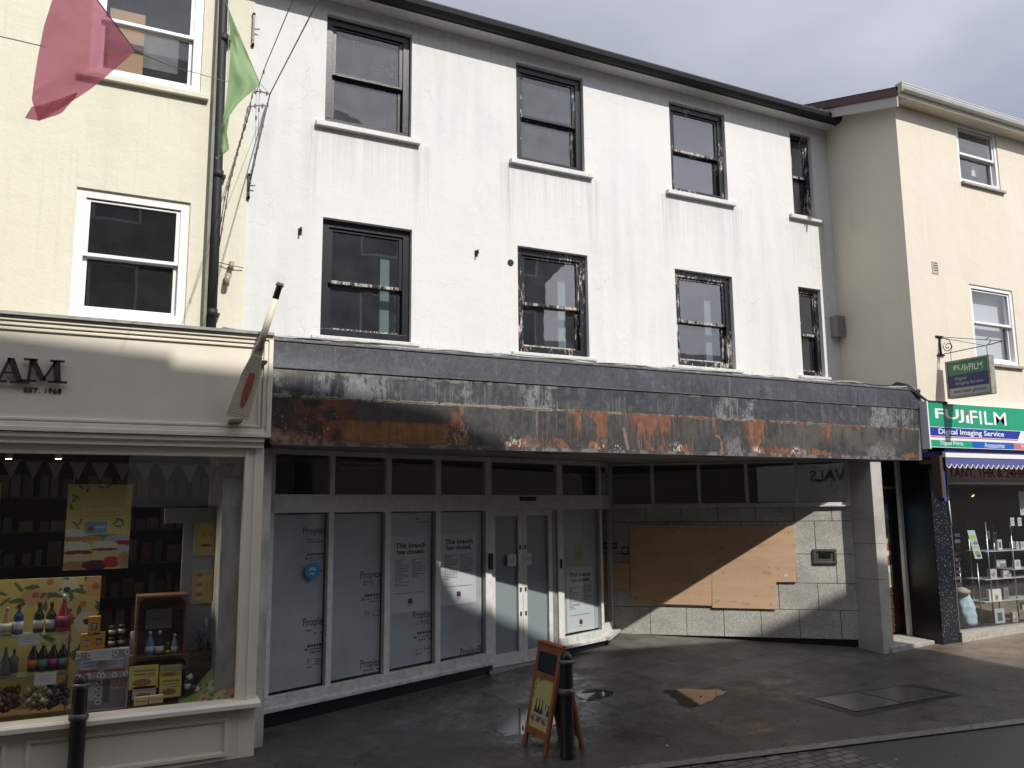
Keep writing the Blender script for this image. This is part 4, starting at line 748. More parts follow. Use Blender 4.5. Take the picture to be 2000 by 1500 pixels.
for px, c, nm in ((63, (.5, .16, .06), 'orange'), (82, (.10, .28, .16), 'green'), (102, (.32, .05, .22), 'magenta'), (121, (.14, .24, .24), 'grey teal')):
    bottle(px, 1312-(px-63)*.07, 1254-(px-63)*.05, .55, gb('ale_glass', (.03, .014, .01)), cmat(nm+'_ale_label', c), wl, 'small ale bottle with %s label on the middle glass shelf' % nm, 'beer')
bottle(8, 1318, 1262, .55, gb('clear_glass_ware', (.10, .105, .10)), None, None, 'clear stemmed decanter at the left end of the middle glass shelf', 'bell')
bottle(25, 1314, 1268, .6, gb('clear_glass_ware', (.10, .105, .10)), None, M['text'], 'clear square bottle with black stopper on the middle glass shelf', 'flat')
# glass shelves
sg = glass('shelf_glass', tint=(.75, .85, .8), refl=2., dirt_haze=.15)
for (y0, nm) in ((1238, 'upper'), (1316, 'lower')):
    a = at(-60, y0+4, .42); b = at(132, y0-4, .42); t = thing('glass_shelf', ((a.x+b.x)/2, a.y, b.z), '%s glass shelf of bottles at the left of the cream shop window' % nm, 'shelf', 'glass shelves of the bottle display')
    z = at(100, y0-2, .5).z; m = MB(PF); m.box(a.x-.6, b.x, .40, .72, z-.012, z-.002); m.obj('shelf_board', sg, t); m = MB(PF); m.box(a.x-.6, b.x, .396, .40, z-.012, z-.002); m.obj('shelf_edge', cmat('green_glass_edge', (.14, .2, .17), .2), t)
x = at(136, 1240, .7).x; m = MB(PF); m.box(x-.01, x+.01, .70, .72, sz-.06, at(136, 1232, .7).z); tag(m.obj('shelf_upright', M['steel']), 'thin steel upright at the right end of the bottle shelves', 'shelf post')
for px0, px1_, py0, py1_, lb_ in ((37, 76, 1239, 1258, 'small white price card under the blue bottle'), (68, 109, 1315, 1336, 'small white price card hanging below the ale bottles'), (179, 218, 1269, 1288, 'white price card on the orange and white gift packs')):
    a = at(px0, py0, .36); b = at(px1_, py1_, .36); im = Img(30, 15, (.56, .57, .56)).lines(.15, .85, .2, .8, 3, (.2, .2, .2), 5); tag(painted('price_card', PF, a.x, b.x, b.z, a.z, im.a, None, y=.36, thick=.003), lb_, 'price card', 'price cards in the cream shop window')
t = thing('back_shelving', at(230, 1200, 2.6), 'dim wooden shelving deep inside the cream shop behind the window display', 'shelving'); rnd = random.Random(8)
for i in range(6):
    z = sz+.05+i*.42; m = MB(PF); m.box(-3.2, 2.6, 2.55, 2.95, z-.02, z); m.obj('shelf', cmat('dim_shelf_wood', (.05, .032, .02), .7), t)  # shelf and stock colours darkened, the deep shop's shade put into them
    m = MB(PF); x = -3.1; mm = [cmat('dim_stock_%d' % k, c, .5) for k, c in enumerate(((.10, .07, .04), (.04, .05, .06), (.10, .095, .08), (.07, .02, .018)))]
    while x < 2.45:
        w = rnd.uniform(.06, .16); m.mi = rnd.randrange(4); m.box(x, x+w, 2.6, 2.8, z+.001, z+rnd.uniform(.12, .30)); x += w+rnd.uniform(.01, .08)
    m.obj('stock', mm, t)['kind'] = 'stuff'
# more small goods on the cork floor
for k, (px, py, c) in enumerate(((262, 1290, (.5, .45, .3)), (205, 1290, (.45, .2, .1)), (452, 1300, (.4, .42, .45)))): pass
# yellow back board with flowers
im = Img(150, 130, (.64, .54, .18)); im.flowers([(.80, .10, 0), (.62, .13, 1), (.90, .22, 2), (.70, .03, 2), (.93, .36, 0), (.83, .50, 2), (.97, .08, 1)], 1.1)
for x, y, r in ((.42, .10, .4), (.45, .17, 2.4), (.52, .06, .9), (.38, .13, 3.), (.85, .62, 1.), (.9, .7, 2.)): im.ell(x, y, .045, .012, (.12, .18, .08), r)
a = at(-150, 1125, .95); b = at(198, 1125, .95); tag(painted('display_board', PF, a.x, b.x, sz-.06, b.z, im.a, None, y=.95, thick=.02), 'yellow display board printed with cream and orange flowers behind the bottles', 'display board')
# big scone poster
im = Img(110, 150, (.68, .54, .17)); im.lines(.2, .9, .27, .31, 1, (.7, .66, .5), 3, .8).lines(.28, .8, .33, .35, 1, (.42, .18, .1), 4).lines(.24, .85, .365, .385, 1, (.42, .18, .1), 6)
for x, y, r in ((.2, .03, .8), (.3, .06, 2.), (.12, .14, .5), (.1, .18, 2.2), (.5, .03, .2), (.62, .02, 2.6), (.06, .26, 1.2), (.14, .46, .7), (.22, .44, 2.), (.82, .42, .4), (.76, .45, 2.4), (.88, .46, 1.4), (.8, .5, .2), (.18, .5, 1.1)): im.ell(x, y, .06, .014, (.13, .2, .09), r)
im.rect(.29, .64, .44, .58, (.20, .34, .50)); im.ell(.38, .53, .05, .028, (.2, .11, .06)); im.rect(.45, .6, .49, .52, (.5, .6, .66)); im.ell(.62, .64, .4, .05, (.18, .22, .15))
for x, y, rx, ry, c in ((.82, .66, .22, .06, (.45, .47, .5)), (.13, .58, .17, .06, (.66, .62, .48)), (.13, .64, .15, .03, (.35, .2, .1)), (.42, .66, .16, .055, (.5, .26, .1)), (.45, .70, .16, .04, (.55, .42, .25)), (.9, .70, .16, .035, (.42, .03, .04)), (.88, .76, .16, .04, (.5, .52, .54)), (.62, .72, .2, .05, (.66, .60, .44)), (.62, .77, .22, .016, (.25, .03, .04)), (.62, .83, .18, .045, (.6, .5, .34)), (.2, .73, .2, .055, (.68, .64, .48)), (.22, .80, .22, .03, (.22, .02, .04)), (.22, .87, .23, .055, (.6, .47, .3)), (.2, .95, .24, .05, (.4, .22, .12)), (.48, .95, .2, .06, (.09, .02, .04)), (.74, .92, .14, .07, (.45, .03, .06)), (.93, .9, .1, .1, (.45, .27, .12))): im.ell(x, y, rx, ry, c)
im.a *= (.85+.3*fbm(im.X*30, im.Y*40, 4))[..., None]
a = at(134, 946, .5); b = at(259, 947, .5); c_ = at(127, 1116, .5)
ps = painted('poster', PF, a.x, b.x, c_.z+.01, a.z, im.a, None, y=.5, thick=.004); tag(ps, 'large yellow hanging poster of cream scones and strawberries in the cream shop window', 'poster')
m = MB(PF)
for x in (a.x+.05, b.x-.05): m.tube([(x, .5, a.z), (x, .5, wz1+.1)], .002, 5)
m.obj('hanging_thread', M['thread'], ps)
im2 = Img(20, 60, (.5, .42, .15)); a = at(-30, 944, .5); b = at(3, 944, .5); tag(painted('poster', PF, a.x, b.x, at(0, 1120, .5).z, a.z, im2.a, None, y=.5, thick=.004), 'edge of a second yellow hanging poster cut off by the left of the frame', 'poster')
for k, (q, lbl) in enumerate((((380, 1021, 425, 1084), 'upper small framed picture on the grey partition of the cream shop'), ((377, 1115, 423, 1177), 'lower small framed picture of stacked scones on the grey partition'))):
    a = at(q[0], q[1], .72); b = at(q[2], q[3], .72); t = thing('framed_picture', (a.x, YF+.72, b.z), lbl, 'picture', 'framed pictures in the cream shop window'); m = MB(PF); m.rect(a.x, b.x, b.z, a.z, .02, .715, .738); m.obj('picture_frame', cmat('pale_gold_frame', (.4, .36, .24), .5), t)
    im = Img(30, 42, (.46, .36, .12))
    if k: [im.ell(.25, .1+.16*i, .16, .06, ((.5, .45, .35) if i % 2 else (.35, .12, .06))) for i in range(6)]; im.lines(.5, .9, .25, .7, 7, (.3, .2, .06), 3)
    else: im.ell(.5, .72, .3, .05, (.18, .06, .04)); im.lines(.3, .8, .3, .5, 3, (.3, .12, .05), 3)
    painted('picture', PF, a.x+.02, b.x-.02, b.z+.02, a.z-.02, im.a, t, y=.73)
# crates
def crate(px0, pyt, px1_, pyb, d, dep, label, th=.025, name='wooden_crate'):
    a = at(px0, pyt, d); b = at(px1_, pyb, d); t = thing(name, ((a.x+b.x)/2, YF+d, b.z), label, 'crate', 'wooden crates in the cream shop window'); m = MB(PF)
    m.box(a.x, b.x, d, d+dep, a.z-th, a.z); m.box(a.x, b.x, d, d+dep, b.z, b.z+th); m.box(a.x, a.x+th, d, d+dep, b.z+th, a.z-th); m.box(b.x-th, b.x, d, d+dep, b.z+th, a.z-th); m.obj('frame', M['crate'], t, .003)
    n = 4; h = (a.z-b.z-2*th)/n; m = MB(PF)
    for i in range(n): m.box(a.x+th, b.x-th, d+dep-.012, d+dep, b.z+th+i*h+.004, b.z+th+(i+1)*h-.004)
    m.obj('back_slat', M['crate'], t)
    m = MB(PF)
    for sx_, s in ((a.x+th, 1), (b.x-th, -1)): m.extr([(sx_, d+.004, a.z-th), (sx_+s*.05, d+.004, a.z-th), (sx_, d+.004, a.z-th-.05)], (0, dep-.03, 0))
    m.obj('corner_block', M['crate'], t); return a, b
crate(268, 1165, 362, 1283, .42, .3, 'upright wooden crate holding toiletries, stacked on another crate')
crate(254, 1286, 365, 1372, .42, .3, 'lower wooden crate filled with yellow fudge boxes')
a = at(367, 1272, .62); b = at(430, 1360, .62); t = thing('wooden_crate', (a.x, YF+.62, b.z), 'plain dark wooden crate turned side on in the corner, miniature bottles on top', 'crate', 'wooden crates in the cream shop window'); m = MB(PF)
for i in range(3): zz = b.z-.06+(a.z-b.z+.06)*i/3; m.box(a.x, b.x, .62, .64, zz, zz+(a.z-b.z+.06)/3-.006)
m.box(a.x, b.x, .64, 1.0, a.z-.02, a.z); m.obj('slats', M['crate'], t)
m = MB(PF)
for zz in (a.z-.1, a.z-.22): m.box((a.x+b.x)/2+.04, (a.x+b.x)/2+.06, .612, .62, zz-.03, zz+.03)
m.obj('nail_mark', M['text'], t)
def carton(px0, pyt, px1_, pyb, d, dep, c, label, deco=None, name='carton', cat='box', group=None, rz=0):
    a = at(px0, pyt, d); b = at(px1_, pyb, d); w = b.x-a.x; h = a.z-b.z; t = thing(name, ((a.x+b.x)/2, YF+d+dep/2, b.z), label, cat, group, rz); T = lambda x, y, z: Vector((x, y, z)); m = MB(T); m.box(-w/2, w/2, -dep/2, dep/2, 0, h); m.obj('box_body', cmat('card_%d_%d_%d' % tuple(int(v*99) for v in c), c, .5), t, .002, local=True)
    im = Img(max(10, int(w*110)), max(8, int(h*110)), c)
    if deco: deco(im)
    painted('printed_face', T, -w/2+.002, w/2-.002, .002, h-.002, im.a, t, y=-dep/2-.001, local=True); return t
OR = (.56, .26, .03)
def bis(im): im.rect(.28, .72, .35, .75, (.03, .025, .03)); im.rect(.33, .67, .42, .68, (.5, .45, .35)); im.lines(.36, .64, .44, .66, 2, (.03, .03, .03), 3, .8)
for q, s in (((173, 1205, 195, 1239), 'single orange biscuit carton on top of the pyramid'), ((158, 1239, 181, 1271), 'left orange biscuit carton of the pyramid base'), ((182, 1236, 204, 1267), 'right orange biscuit carton of the pyramid base'), ((221, 1344, 242, 1377), 'orange biscuit carton low down beside the white gift pack')):
    carton(*q, .5, .08, OR, s, bis, 'biscuit_carton', 'box', 'orange biscuit cartons in the cream shop window')
def fudge(c1):
    def f(im): im.lines(.15, .9, .12, .42, 2, (.05, .04, .03), 3, .85); im.ell(.45, .72, .33, .16, c1); im.rect(.5, .9, .44, .5, (.1, .16, .4))
    return f
YL = (.56, .47, .13)
for q, s, c in (((253, 1303, 308, 1343), 'large yellow fudge box standing left in the lower crate', YL), ((312, 1301, 355, 1322), 'yellow fudge box at the back right of the lower crate', (.45, .38, .12)), ((312, 1324, 353, 1360), 'yellow fudge box standing right in the lower crate', YL), ((259, 1342, 304, 1362), 'white fudge box lying in front of the lower crate', (.5, .46, .42))):
    carton(*q, .38+.05*(s.find('back') > 0), .04, c, s, fudge((.30, .12, .05)), 'fudge_box', 'box', 'fudge boxes around the lower crate')
for q, s in (((262, 1363, 289, 1376), 'small cream bar packet lying left in front of the crates'), ((291, 1360, 318, 1372), 'small cream bar packet lying right in front of the crates')):
    carton(*q, .2, .05, (.55, .47, .3), s, lambda im: im.lines(.1, .9, .3, .8, 1, (.4, .15, .08), 3, .9), 'sweet_packet', 'packet', 'small packets on the cork display floor')
# gift packs (clear packs with round seals)
def gift(im):
    for x in (.08, .5, .92):
        for y in (.12, .88): im.ell(x, y, .09, .1, (.62, .62, .62)); im.ell(x, y, .045, .05, (.15, .16, .2))
    im.rect(.2, .8, .3, .62, (.40, .47, .52)); im.lines(.25, .75, .35, .58, 2, (.1, .14, .25), 3, .8); im.rect(.1, .9, .68, .78, (.25, .06, .06))
for q, s in (((149, 1275, 197, 1325), 'left clear gift pack of jams with round white seals'), ((199, 1270, 250, 1322), 'right clear gift pack of jams with round white seals')):
    carton(*q, .42, .12, (.30, .27, .27), s, gift, 'gift_pack', 'gift box', 'clear gift packs stacked on the white stand')
def stand(im):
    im.rect(.03, .97, .06, .96, (.22, .22, .24)); [im.ell(.42, .15+.2*i, .07, .08, (.62, .62, .62)) for i in range(4)]; [im.ell(.42, .15+.2*i, .035, .04, (.1, .1, .12)) for i in range(4)]; im.rect(.5, .64, .1, .8, (.12, .12, .13)); im.rect(.12, .34, .1, .7, (.38, .42, .45)); im.rect(.66, .95, .1, .38, (.45, .4, .4)); im.lines(.68, .93, .15, .35, 2, (.4, .08, .1), 3)
carton(152, 1326, 248, 1382, .48, .16, (.6, .6, .6), 'white cardboard display unit with round lids behind the left bollard', stand, 'display_unit', 'display box')
# jars
for i, (px, pb, pt) in enumerate(((219, 1242, 1222), (237, 1240, 1220), (218, 1262, 1245), (236, 1260, 1243))):
    p = at(px, pb, .75); h = at(px, pt, .75).z-p.z; t = thing('jam_jar', p, ('upper' if i < 2 else 'lower')+(' left' if i % 2 == 0 else ' right')+' dark jam jar with cream label in the block of four', 'jar', 'jam jars stacked in a block of four')
    m = MB(); m.lathe([(.034, 0), (.036, .01), (.036, h*.72), (.03, h*.8)]); m.obj('jar_body', gb('dark_jam', (.05, .015, .012)), t, local=True); m = MB(); m.lathe([(.0365, h*.2), (.0365, h*.6)]); m.obj('paper_label', wl, t, local=True); m = MB(); m.lathe([(.034, h*.8), (.034, h), (0, h)]); m.obj('lid', cmat('dark_lid', (.06, .04, .035), .4), t, local=True)
p = at(257, 1287, .75); m = MB(); m.lathe([(.03, 0), (.032, .01), (.032, .28), (.02, .29)], p.x, p.y, p.z); tag(m.obj('tall_tin', cmat('pale_blue_tin', (.3, .34, .4), .4)), 'tall pale blue tin standing left of the upright crate', 'tin')
# toiletries in the upright crate
for px, pb, pt, c, c2, s in ((291, 1283, 1233, (.12, .25, .36), (.45, .5, .6), 'blue and white toiletry bottle on the left in the upright crate'), (310, 1282, 1232, (.03, .03, .035), (.55, .55, .5), 'black and white toiletry bottle in the upright crate'), (327, 1280, 1255, (.06, .03, .02), (.6, .42, .05), 'squat brown jar with yellow label in the upright crate'), (340, 1279, 1238, (.14, .25, .42), (.55, .5, .5), 'small blue sprayer bottle with pink neck in the upright crate')):
    bottle(px, pb, pt, .52, gb('glz_%d' % px, c), cmat('lb_%d' % px, c2), cmat('lb_%d' % px, c2), s, 'beer', 'toiletries in the upright crate')
carton(286, 1191, 335, 1226, .66, .03, (.33, .34, .35), 'pale grey folded card standing at the back of the upright crate', lambda im: im.lines(.3, .7, .4, .6, 1, (.2, .2, .2), 3), 'card')
# gin corner
for px, pb, pt, c, k, s in ((421, 1203, 1160, (.35, .36, .4), 'flat', 'decorated white gin bottle on the little shelf'), (439, 1203, 1143, (.06, .2, .3), 'bell', 'large pale blue gin bottle at the right of the window corner')):
    bottle(px, pb, pt, .55, gb('gin_%d' % px, c), None, M['text'], s, k, 'gin bottles in the window corner')
for i, px in enumerate((382, 392, 405, 414)): bottle(px, 1270, 1248, .66, gb('mini_dark', (.03, .03, .04)) if i in (1, 2) else gb('mini_pale', (.3, .3, .32)), None, M['text'], ['leftmost pale', 'second, dark', 'third, dark', 'rightmost pale'][i]+' miniature bottle in the row on the dark crate', 'beer', 'miniature bottles on the dark crate')
bottle(425, 1266, 1224, .66, gb('mini_dark', (.03, .03, .04)), None, M['text'], 'squat black bottle beside the miniature bottles', 'flat', 'miniature bottles on the dark crate')
a = at(402, 1206, .48); b = at(456, 1204, .48); t = thing('wire_stand', (a.x, a.y, a.z), 'thin metal stand holding two gin bottles in the window corner', 'stand'); m = MB(PF); m.box(a.x, b.x, .46, .62, a.z-.01, a.z); m.obj('shelf_board', sg, t); m = MB(PF)
for x in (a.x+.01, b.x-.01):
    for y in (.47, .61): m.tube([(x, y, a.z), (x, y, at(400, 1266, .6).z)], .004, 6)
m.obj('leg', M['steel'], t)
p = at(394, 1262, .6); t = thing('glass_goblet', p, 'round blue tinted gin goblet beside the wire stand', 'glass'); m = MB(); m.lathe([(.035, 0), (.004, .006), (.004, .08), (.03, .10), (.055, .14), (.05, .19), (.045, .20)], n=14); m.obj('goblet_bowl', cmat('blue_glaze', (.13, .18, .25), .08), t, local=True)
for i, (px, py) in enumerate(((375, 1330), (395, 1350), (366, 1350), (431, 1330))):
    p = at(px, py, .4); t = thing('bottle', p, ['dark bottle leaning on the side-on crate', 'dark bottle lying in front of the side-on crate', 'dark bottle standing low beside the fudge crate', 'small white labelled bottle right of the side-on crate'][i], 'bottle', 'dark bottles around the side-on crate'); t.rotation_euler = (0, [-.5, -1.1, 0, 0][i], 0)
    m = MB(); m.lathe([(.03, 0), (.032, .01), (.032, .11), (.012, .16), (.012, .2)]); m.obj('glass_body', gb('mini_dark', (.03, .03, .04)), t, local=True); m = MB(); m.lathe([(.0328, .03), (.0328, .08)]); m.obj('paper_label', cmat('white_label', (.6, .6, .62)), t, local=True)
# heap of wrapped chocolates / lemon flower cloth
rnd = random.Random(5)
for nm, x0, x1_, cols2, lb_ in (('dark', -5, 36, ((.05, .012, .012), (.12, .03, .03), (.3, .28, .28)), 'heap of dark foil wrapped bottles at the left end of the bottom shelf'), ('gold', 48, 92, ((.42, .36, .2), (.5, .46, .33), (.2, .17, .08)), 'heap of gold ribboned miniatures on the bottom shelf'), ('blue', 92, 134, ((.02, .025, .09), (.03, .03, .05), (.25, .28, .35)), 'heap of navy foil wrapped miniatures on the bottom shelf')):
    m = MB(); mats = [cmat('%s_foil_%d' % (nm, i), c, .25, metal=.3) for i, c in enumerate(cols2)]
    for i in range(46):
        px = rnd.uniform(x0, x1_); p = at(px, rnd.uniform(1348, 1392)-px*.1, .4+rnd.random()*.15); m.mi = rnd.choice((0, 0, 1, 1, 2)); s = rnd.uniform(.018, .034); m.smooth = True; m.lathe([(0, -s), (s*.9, -s*.3), (s, s*.2), (s*.4, s), (0, s*1.3)], p.x, p.y, p.z, 8)
    o = m.obj('foil_bottle_heap', mats); tag(o, lb_, 'bottles', kind='stuff')
im = Img(90, 60, (.33, .38, .12)); im.flowers([(.2, .8, 2), (.42, .72, 1), (.6, .45, 2), (.8, .62, 1), (.85, .25, 2), (.68, .85, 2), (.92, .85, 1)], 1.5)
m = MB(PF); a = at(352, 1385, .12); b = at(460, 1372, .12)
def drape(x, y, z): return Vector((x, YF+.12+max(0, z)*.55, sz-.04+z*.75))
pts = painted('flower_cloth', lambda x, y, z: Vector((x, YF+.13+(z)*.5, sz-.055+z*(.55*sm(x, a.x, b.x)+.05))), a.x, b.x+.02, 0, .75, im.a, None, y=0); tag(pts, 'green and yellow floral printed cloth rising into the right corner of the cream shop window', 'cloth')
# paper bunting along the top of the window
t = thing('bunting', at(200, 905, .3), 'string of plain buff triangular pennants along the top of the cream shop window', 'bunting')
for i in range(11):
    px = 22+i*43.6; w_ = 17; d = .3; a = at(px-w_, 901+i*.9, d); b = at(px+w_, 901+i*.9, d); c_ = at(px-1, 935+i*1.0, d); m = MB(); m.poly([tuple(a), tuple(c_), tuple(b)]); m.poly([(a.x, a.y+.003, a.z), (b.x, b.y+.003, b.z), (c_.x, c_.y+.003, c_.z)]); m.obj('pennant', cmat('buff_paper', (.30, .27, .21), .8), t)
m = MB(); m.tube([tuple(at(-20, 898, .3)), tuple(at(200, 903, .3)), tuple(at(465, 908, .3))], .003, 5); m.obj('string', M['thread'], t)
# ================================================================ RIGHT CREAM BUILDING
rb = thing('cream_building', (16, YF, 0), 'peach cream rendered building with gable side wall above the photo shop', 'building')
RX1 = 30.0; SGT = onY(1812, 786, YF).z; SGB = onY(1812, 871, YF).z; EZ = onX(1747, 200, XR).z+.0
h1 = wr(1865, 238, 1948, 366, PF); h1 = (h1[0], PF.hit(1948, 300)[0], PF.hit(1873, 352)[1], PF.hit(1865, 238)[1])
h2 = (PF.hit(1893, 560)[0], PF.hit(1980, 600)[0], PF.hit(1906, 706)[1], PF.hit(1893, 554)[1])
m = MB(PF); wall_holes(m, XR, RX1, SGB-.1, EZ, [h1, h2], 0, .10); sl_ = .30
m.poly([(XR, 0, 3.3), (XR, 0, EZ), (XR, 6, EZ+6*sl_), (XR, 6, 3.3)][::-1]); m.obj('wall', M['peach'], rb)
w1 = sash_window(PF, *h1, rb, y=.04, fm='upvc', sm_='upvc', fw=.07, sw=.045, bot=.06, split=.5, meet='upvc', room='dark'); w2 = sash_window(PF, *h2, rb, y=.04, fm='upvc', sm_='upvc', fw=.07, sw=.045, bot=.08, split=.52, meet='upvc', room='room')
sill(PF, h1[0]+.02, h1[1]+.08, h1[2], .06, .06, w1, 'stone'); sill(PF, h2[0]+.05, h2[1]+.08, h2[2], .06, .06, w2, 'stone')
m = MB(PF); m.box(h2[0]+.05, h2[1]-.08, .22, .23, h2[2]+.12, h2[3]-.05); m.obj('roller_blind', cmat('pale_blind', (.52, .55, .58), .8), w2)
a = PF.hit(1893, 345, .4); m = MB(PF); m.extr([(a[0], .35, a[1]), (a[0]+.22, .35, a[1]), (a[0]+.30, .38, a[1]+.22), (a[0]+.08, .38, a[1]+.22)], (0, .01, 0)); m.obj('papers', M['paper'], w1)
# roof, verge and gutter
m = MB(PF); m.prof([(-.30, EZ+.10), (6.3, EZ+.10+6.6*sl_), (6.3, EZ+.02+6.6*sl_), (-.30, EZ+.03)], XR-.28, RX1); m.obj('roof', cmat('red_brown_roof', (.10, .045, .04), .8, noise=.3), rb)
m = MB(PF); m.prof([(-.28, EZ-.06), (6.2, EZ-.06+6.5*sl_), (6.2, EZ+.05+6.5*sl_), (-.28, EZ+.07)], XR-.30, XR-.27); m.obj('barge_board', cmat('dark_brown_verge', (.10, .05, .045), .6), rb)
m = MB(PF); m.prof([(-.26, EZ-.25), (6.2, EZ-.25+6.5*sl_), (6.2, EZ-.07+6.5*sl_), (-.26, EZ-.07)], XR-.27, XR-.24); m.prof([(-.26, EZ-.06), (6.2, EZ-.06+6.5*sl_), (6.2, EZ-.05+6.5*sl_), (-.26, EZ-.05)], XR-.268, XR); m.obj('verge_soffit', cmat('grey_white_verge', (.42, .41, .38), .6), rb)
m = MB(PF); m.box(XR-.05, RX1, -.26, .0, EZ-.04, EZ-.015); m.box(XR-.24, RX1, -.27, -.25, EZ-.05, EZ+.1); m.obj('soffit', cmat('cream_soffit', (.58, .53, .42), .6), rb)
m = MB(PF); gp = [(-.27, EZ+.13), (-.38, EZ+.13), (-.385, EZ+.10), (-.365, EZ+.045), (-.30, EZ+.03), (-.27, EZ+.03)]; m.prof(gp[::-1], XR-.27, RX1); m.prof([(-.39, EZ+.145), (-.37, EZ+.145), (-.37, EZ+.125), (-.39, EZ+.125)], XR-.27, RX1); m.obj('gutter', cmat('pale_grey_gutter', (.50, .52, .50), .35, noise=.12), rb, .004)
m = MB(PF); m.box(XR-.28, XR-.262, -.39, -.25, EZ-.02, EZ+.15); m.obj('gutter_end', cmat('yellow_green_stopend', (.42, .42, .26), .5), rb)
x, z = PF.hit(1826, 523); m = MB(PF); m.rect(x-.08, x+.08, z-.11, z+.11, .02, -.012, 0)
for i in range(4): m.box(x-.06, x+.06, -.008, 0, z-.085+i*.045, z-.06+i*.045)
m.obj('air_vent', cmat('cream_vent', (.5, .46, .36), .6), rb)
m = MB(PF); m.box(x-.06, x+.06, -.002, 0, z-.09, z+.09); m.obj('vent_hole', M['text'], rb)
# black granite pilaster and door recess
m = MB(PF); m.box(PZ, 1.1785*D, 0, .06, -.6, SGB); m.box(PZ, PZ+.06, .06, .60, -.6, SGB); m.obj('pilaster', M['blackgranite'], rb, .003)
m = MB(PF); m.box(PZ-.003, PZ-.001, .02, .60, -.5, CB); m.obj('recess_panel', M['blackpanel'], rb)
jx, _ = PF.hit(1768, 1060, .60); m = MB(PF); m.box(PZ-.08, PZ-.01, .56, .62, -.3, CB-.005); m.obj('recess_post', M['alu'], rb)
DY = .75; dT = Pl(YF+DY); dgx0 = PX1; dx1 = dT.hit(1762, 1060)[0]; dz1 = dT.hit(1740, 962)[1]; gz = ground(PX1+.5, YF+.5)
m = MB(dT); m.box(PX0, PZ-.0, .08, .12, dz1+.1, CB); m.box(dx1+.02, PZ, -.1, .12, -.2, CB); m.obj('recess_back', cmat('very_dark_brown', (.018, .013, .011), .5), rb)
m = MB(dT); m.box(PX0, dx1+.05, -.06, .08, dz1+.06, dz1+.11); m.obj('door_head_moulding', cmat('grey_brown_moulding', (.25, .23, .22), .5), rb)
brn = cmat('plum_brown_gloss', (.075, .035, .032), .3, noise=.2, nscale=8)
m = MB(dT); m.box(PX0, dx1, 0, .08, dz1-.0, dz1+.06); m.box(dx1-.0, dx1+.05, -.02, .08, gz, dz1+.06); m.obj('door_frame', brn, rb)
dxl = dx1-.92; ztp = dT.hit(1740, 985)[1]; zpb = dT.hit(1742, 1147)[1]; dxr = dT.hit(1751, 1060)[0]
dr = MB(dT); dr.box(dxr, dx1, .02, .07, gz+.1, dz1); dr.box(dxl, dxr, .02, .07, ztp, dz1); dr.box(dxl, dxr, .02, .07, gz+.1, zpb); dr = dr.obj('shop_door', brn, rb)
m = MB(dT); zz = [gz+.16, (gz+zpb)/2+.0, (gz+zpb)/2+.05, zpb-.08]
m.rect(dxl+.1, dxr-.02, gz+.2, (gz+zpb)/2-.02, .03, .005, .02); m.rect(dxl+.1, dxr-.02, (gz+zpb)/2+.08, zpb-.1, .03, .005, .02); m.obj('door_panel', brn, dr, .004)
im = Img(40, 90, (.18, .36, .48)); im.rect(0, 1, .55, 1, (.55, .56, .5)); im.ell(.7, .42, .2, .05, (.36, .38, .16)); im.ell(.8, .52, .16, .05, (.3, .07, .09)); im.ell(.75, .68, .18, .06, (.14, .08, .05)); im.ell(.6, .9, .5, .08, (.36, .37, .2)); im.ell(.72, .12, .3, .05, (.5, .65, .75)); im.ell(.7, .33, .15, .05, (.25, .2, .12))
painted('door_poster', dT, dxl, dxr, zpb, ztp, im.a, dr, y=.03)
m = MB(PF); g0 = ground(PX1+.6, YF+.3); m.hexa([(PX0+.15, .0, g0-.2), (PZ-.01, .14, g0-.2), (PZ-.01, DY, g0-.2), (PX0+.15, DY, g0-.2)], [(PX0+.15, .0, g0+.06), (PZ-.01, .14, g0+.05), (PZ-.01, DY, g0+.08), (PX0+.15, DY, g0+.08)]); m.obj('doorstep', M['stone'], rb, .01)
# photo shop front
sxL = 1.1785*D; wz1r = PF.hit(1880, 946)[1]; wz0r = PF.hit(1876, 1238)[1]; pzt = SGB-.05
m = MB(PF); m.box(sxL, RX1, .05, .16, -.6, wz0r-.06); m.obj('stall_riser', cmat('dark_grey_riser', (.06, .055, .05), .5, noise=.2), rb)
m = MB(PF); m.box(sxL, RX1, -.03, .2, -.7, ground(16, YF)+.085); m.obj('pavement_step', M['stone'], rb)
m = MB(PF); m.box(sxL, RX1, .03, .1, wz0r-.06, wz0r); m.box(sxL, RX1, .03, .1, wz1r, wz1r+.05); x_, _ = PF.hit(1859, 1100); m.box(sxL, sxL+.05, .03, .1, wz0r, wz1r); m.obj('window_frame', cmat('dull_aluminium', (.3, .3, .29), .4, metal=.6), rb)
m = MB(PF); m.poly([(sxL, .06, wz0r), (RX1, .06, wz0r), (RX1, .06, wz1r), (sxL, .06, wz1r)]); m.obj('shop_window_pane', M['shopglass'], rb)
m = MB(PF); m.box(sxL, RX1, .08, .10, wz1r+.05, SGB-.0); lp = m.obj('lettered_panel', cmat('grey_sign_panel', (.68, .66, .64), .6), rb)
M['dred'] = mat('dark_red_vinyl', (.30, .02, .04), .5); word('TANT, 1HR & 24HR', 1852, 2004, 914, 936, PF, .076, lp, 'dred', .02, thick=.002)
m = MB(PF); m.box(sxL, RX1, 1.9, 2., 0, SGB); m.box(sxL, RX1, .1, 2, wz1r+.06, wz1r+.1); m.box(sxL, RX1, .1, 1.9, -.2, wz0r-.02); m.obj('shop_interior', M['dark'], rb)
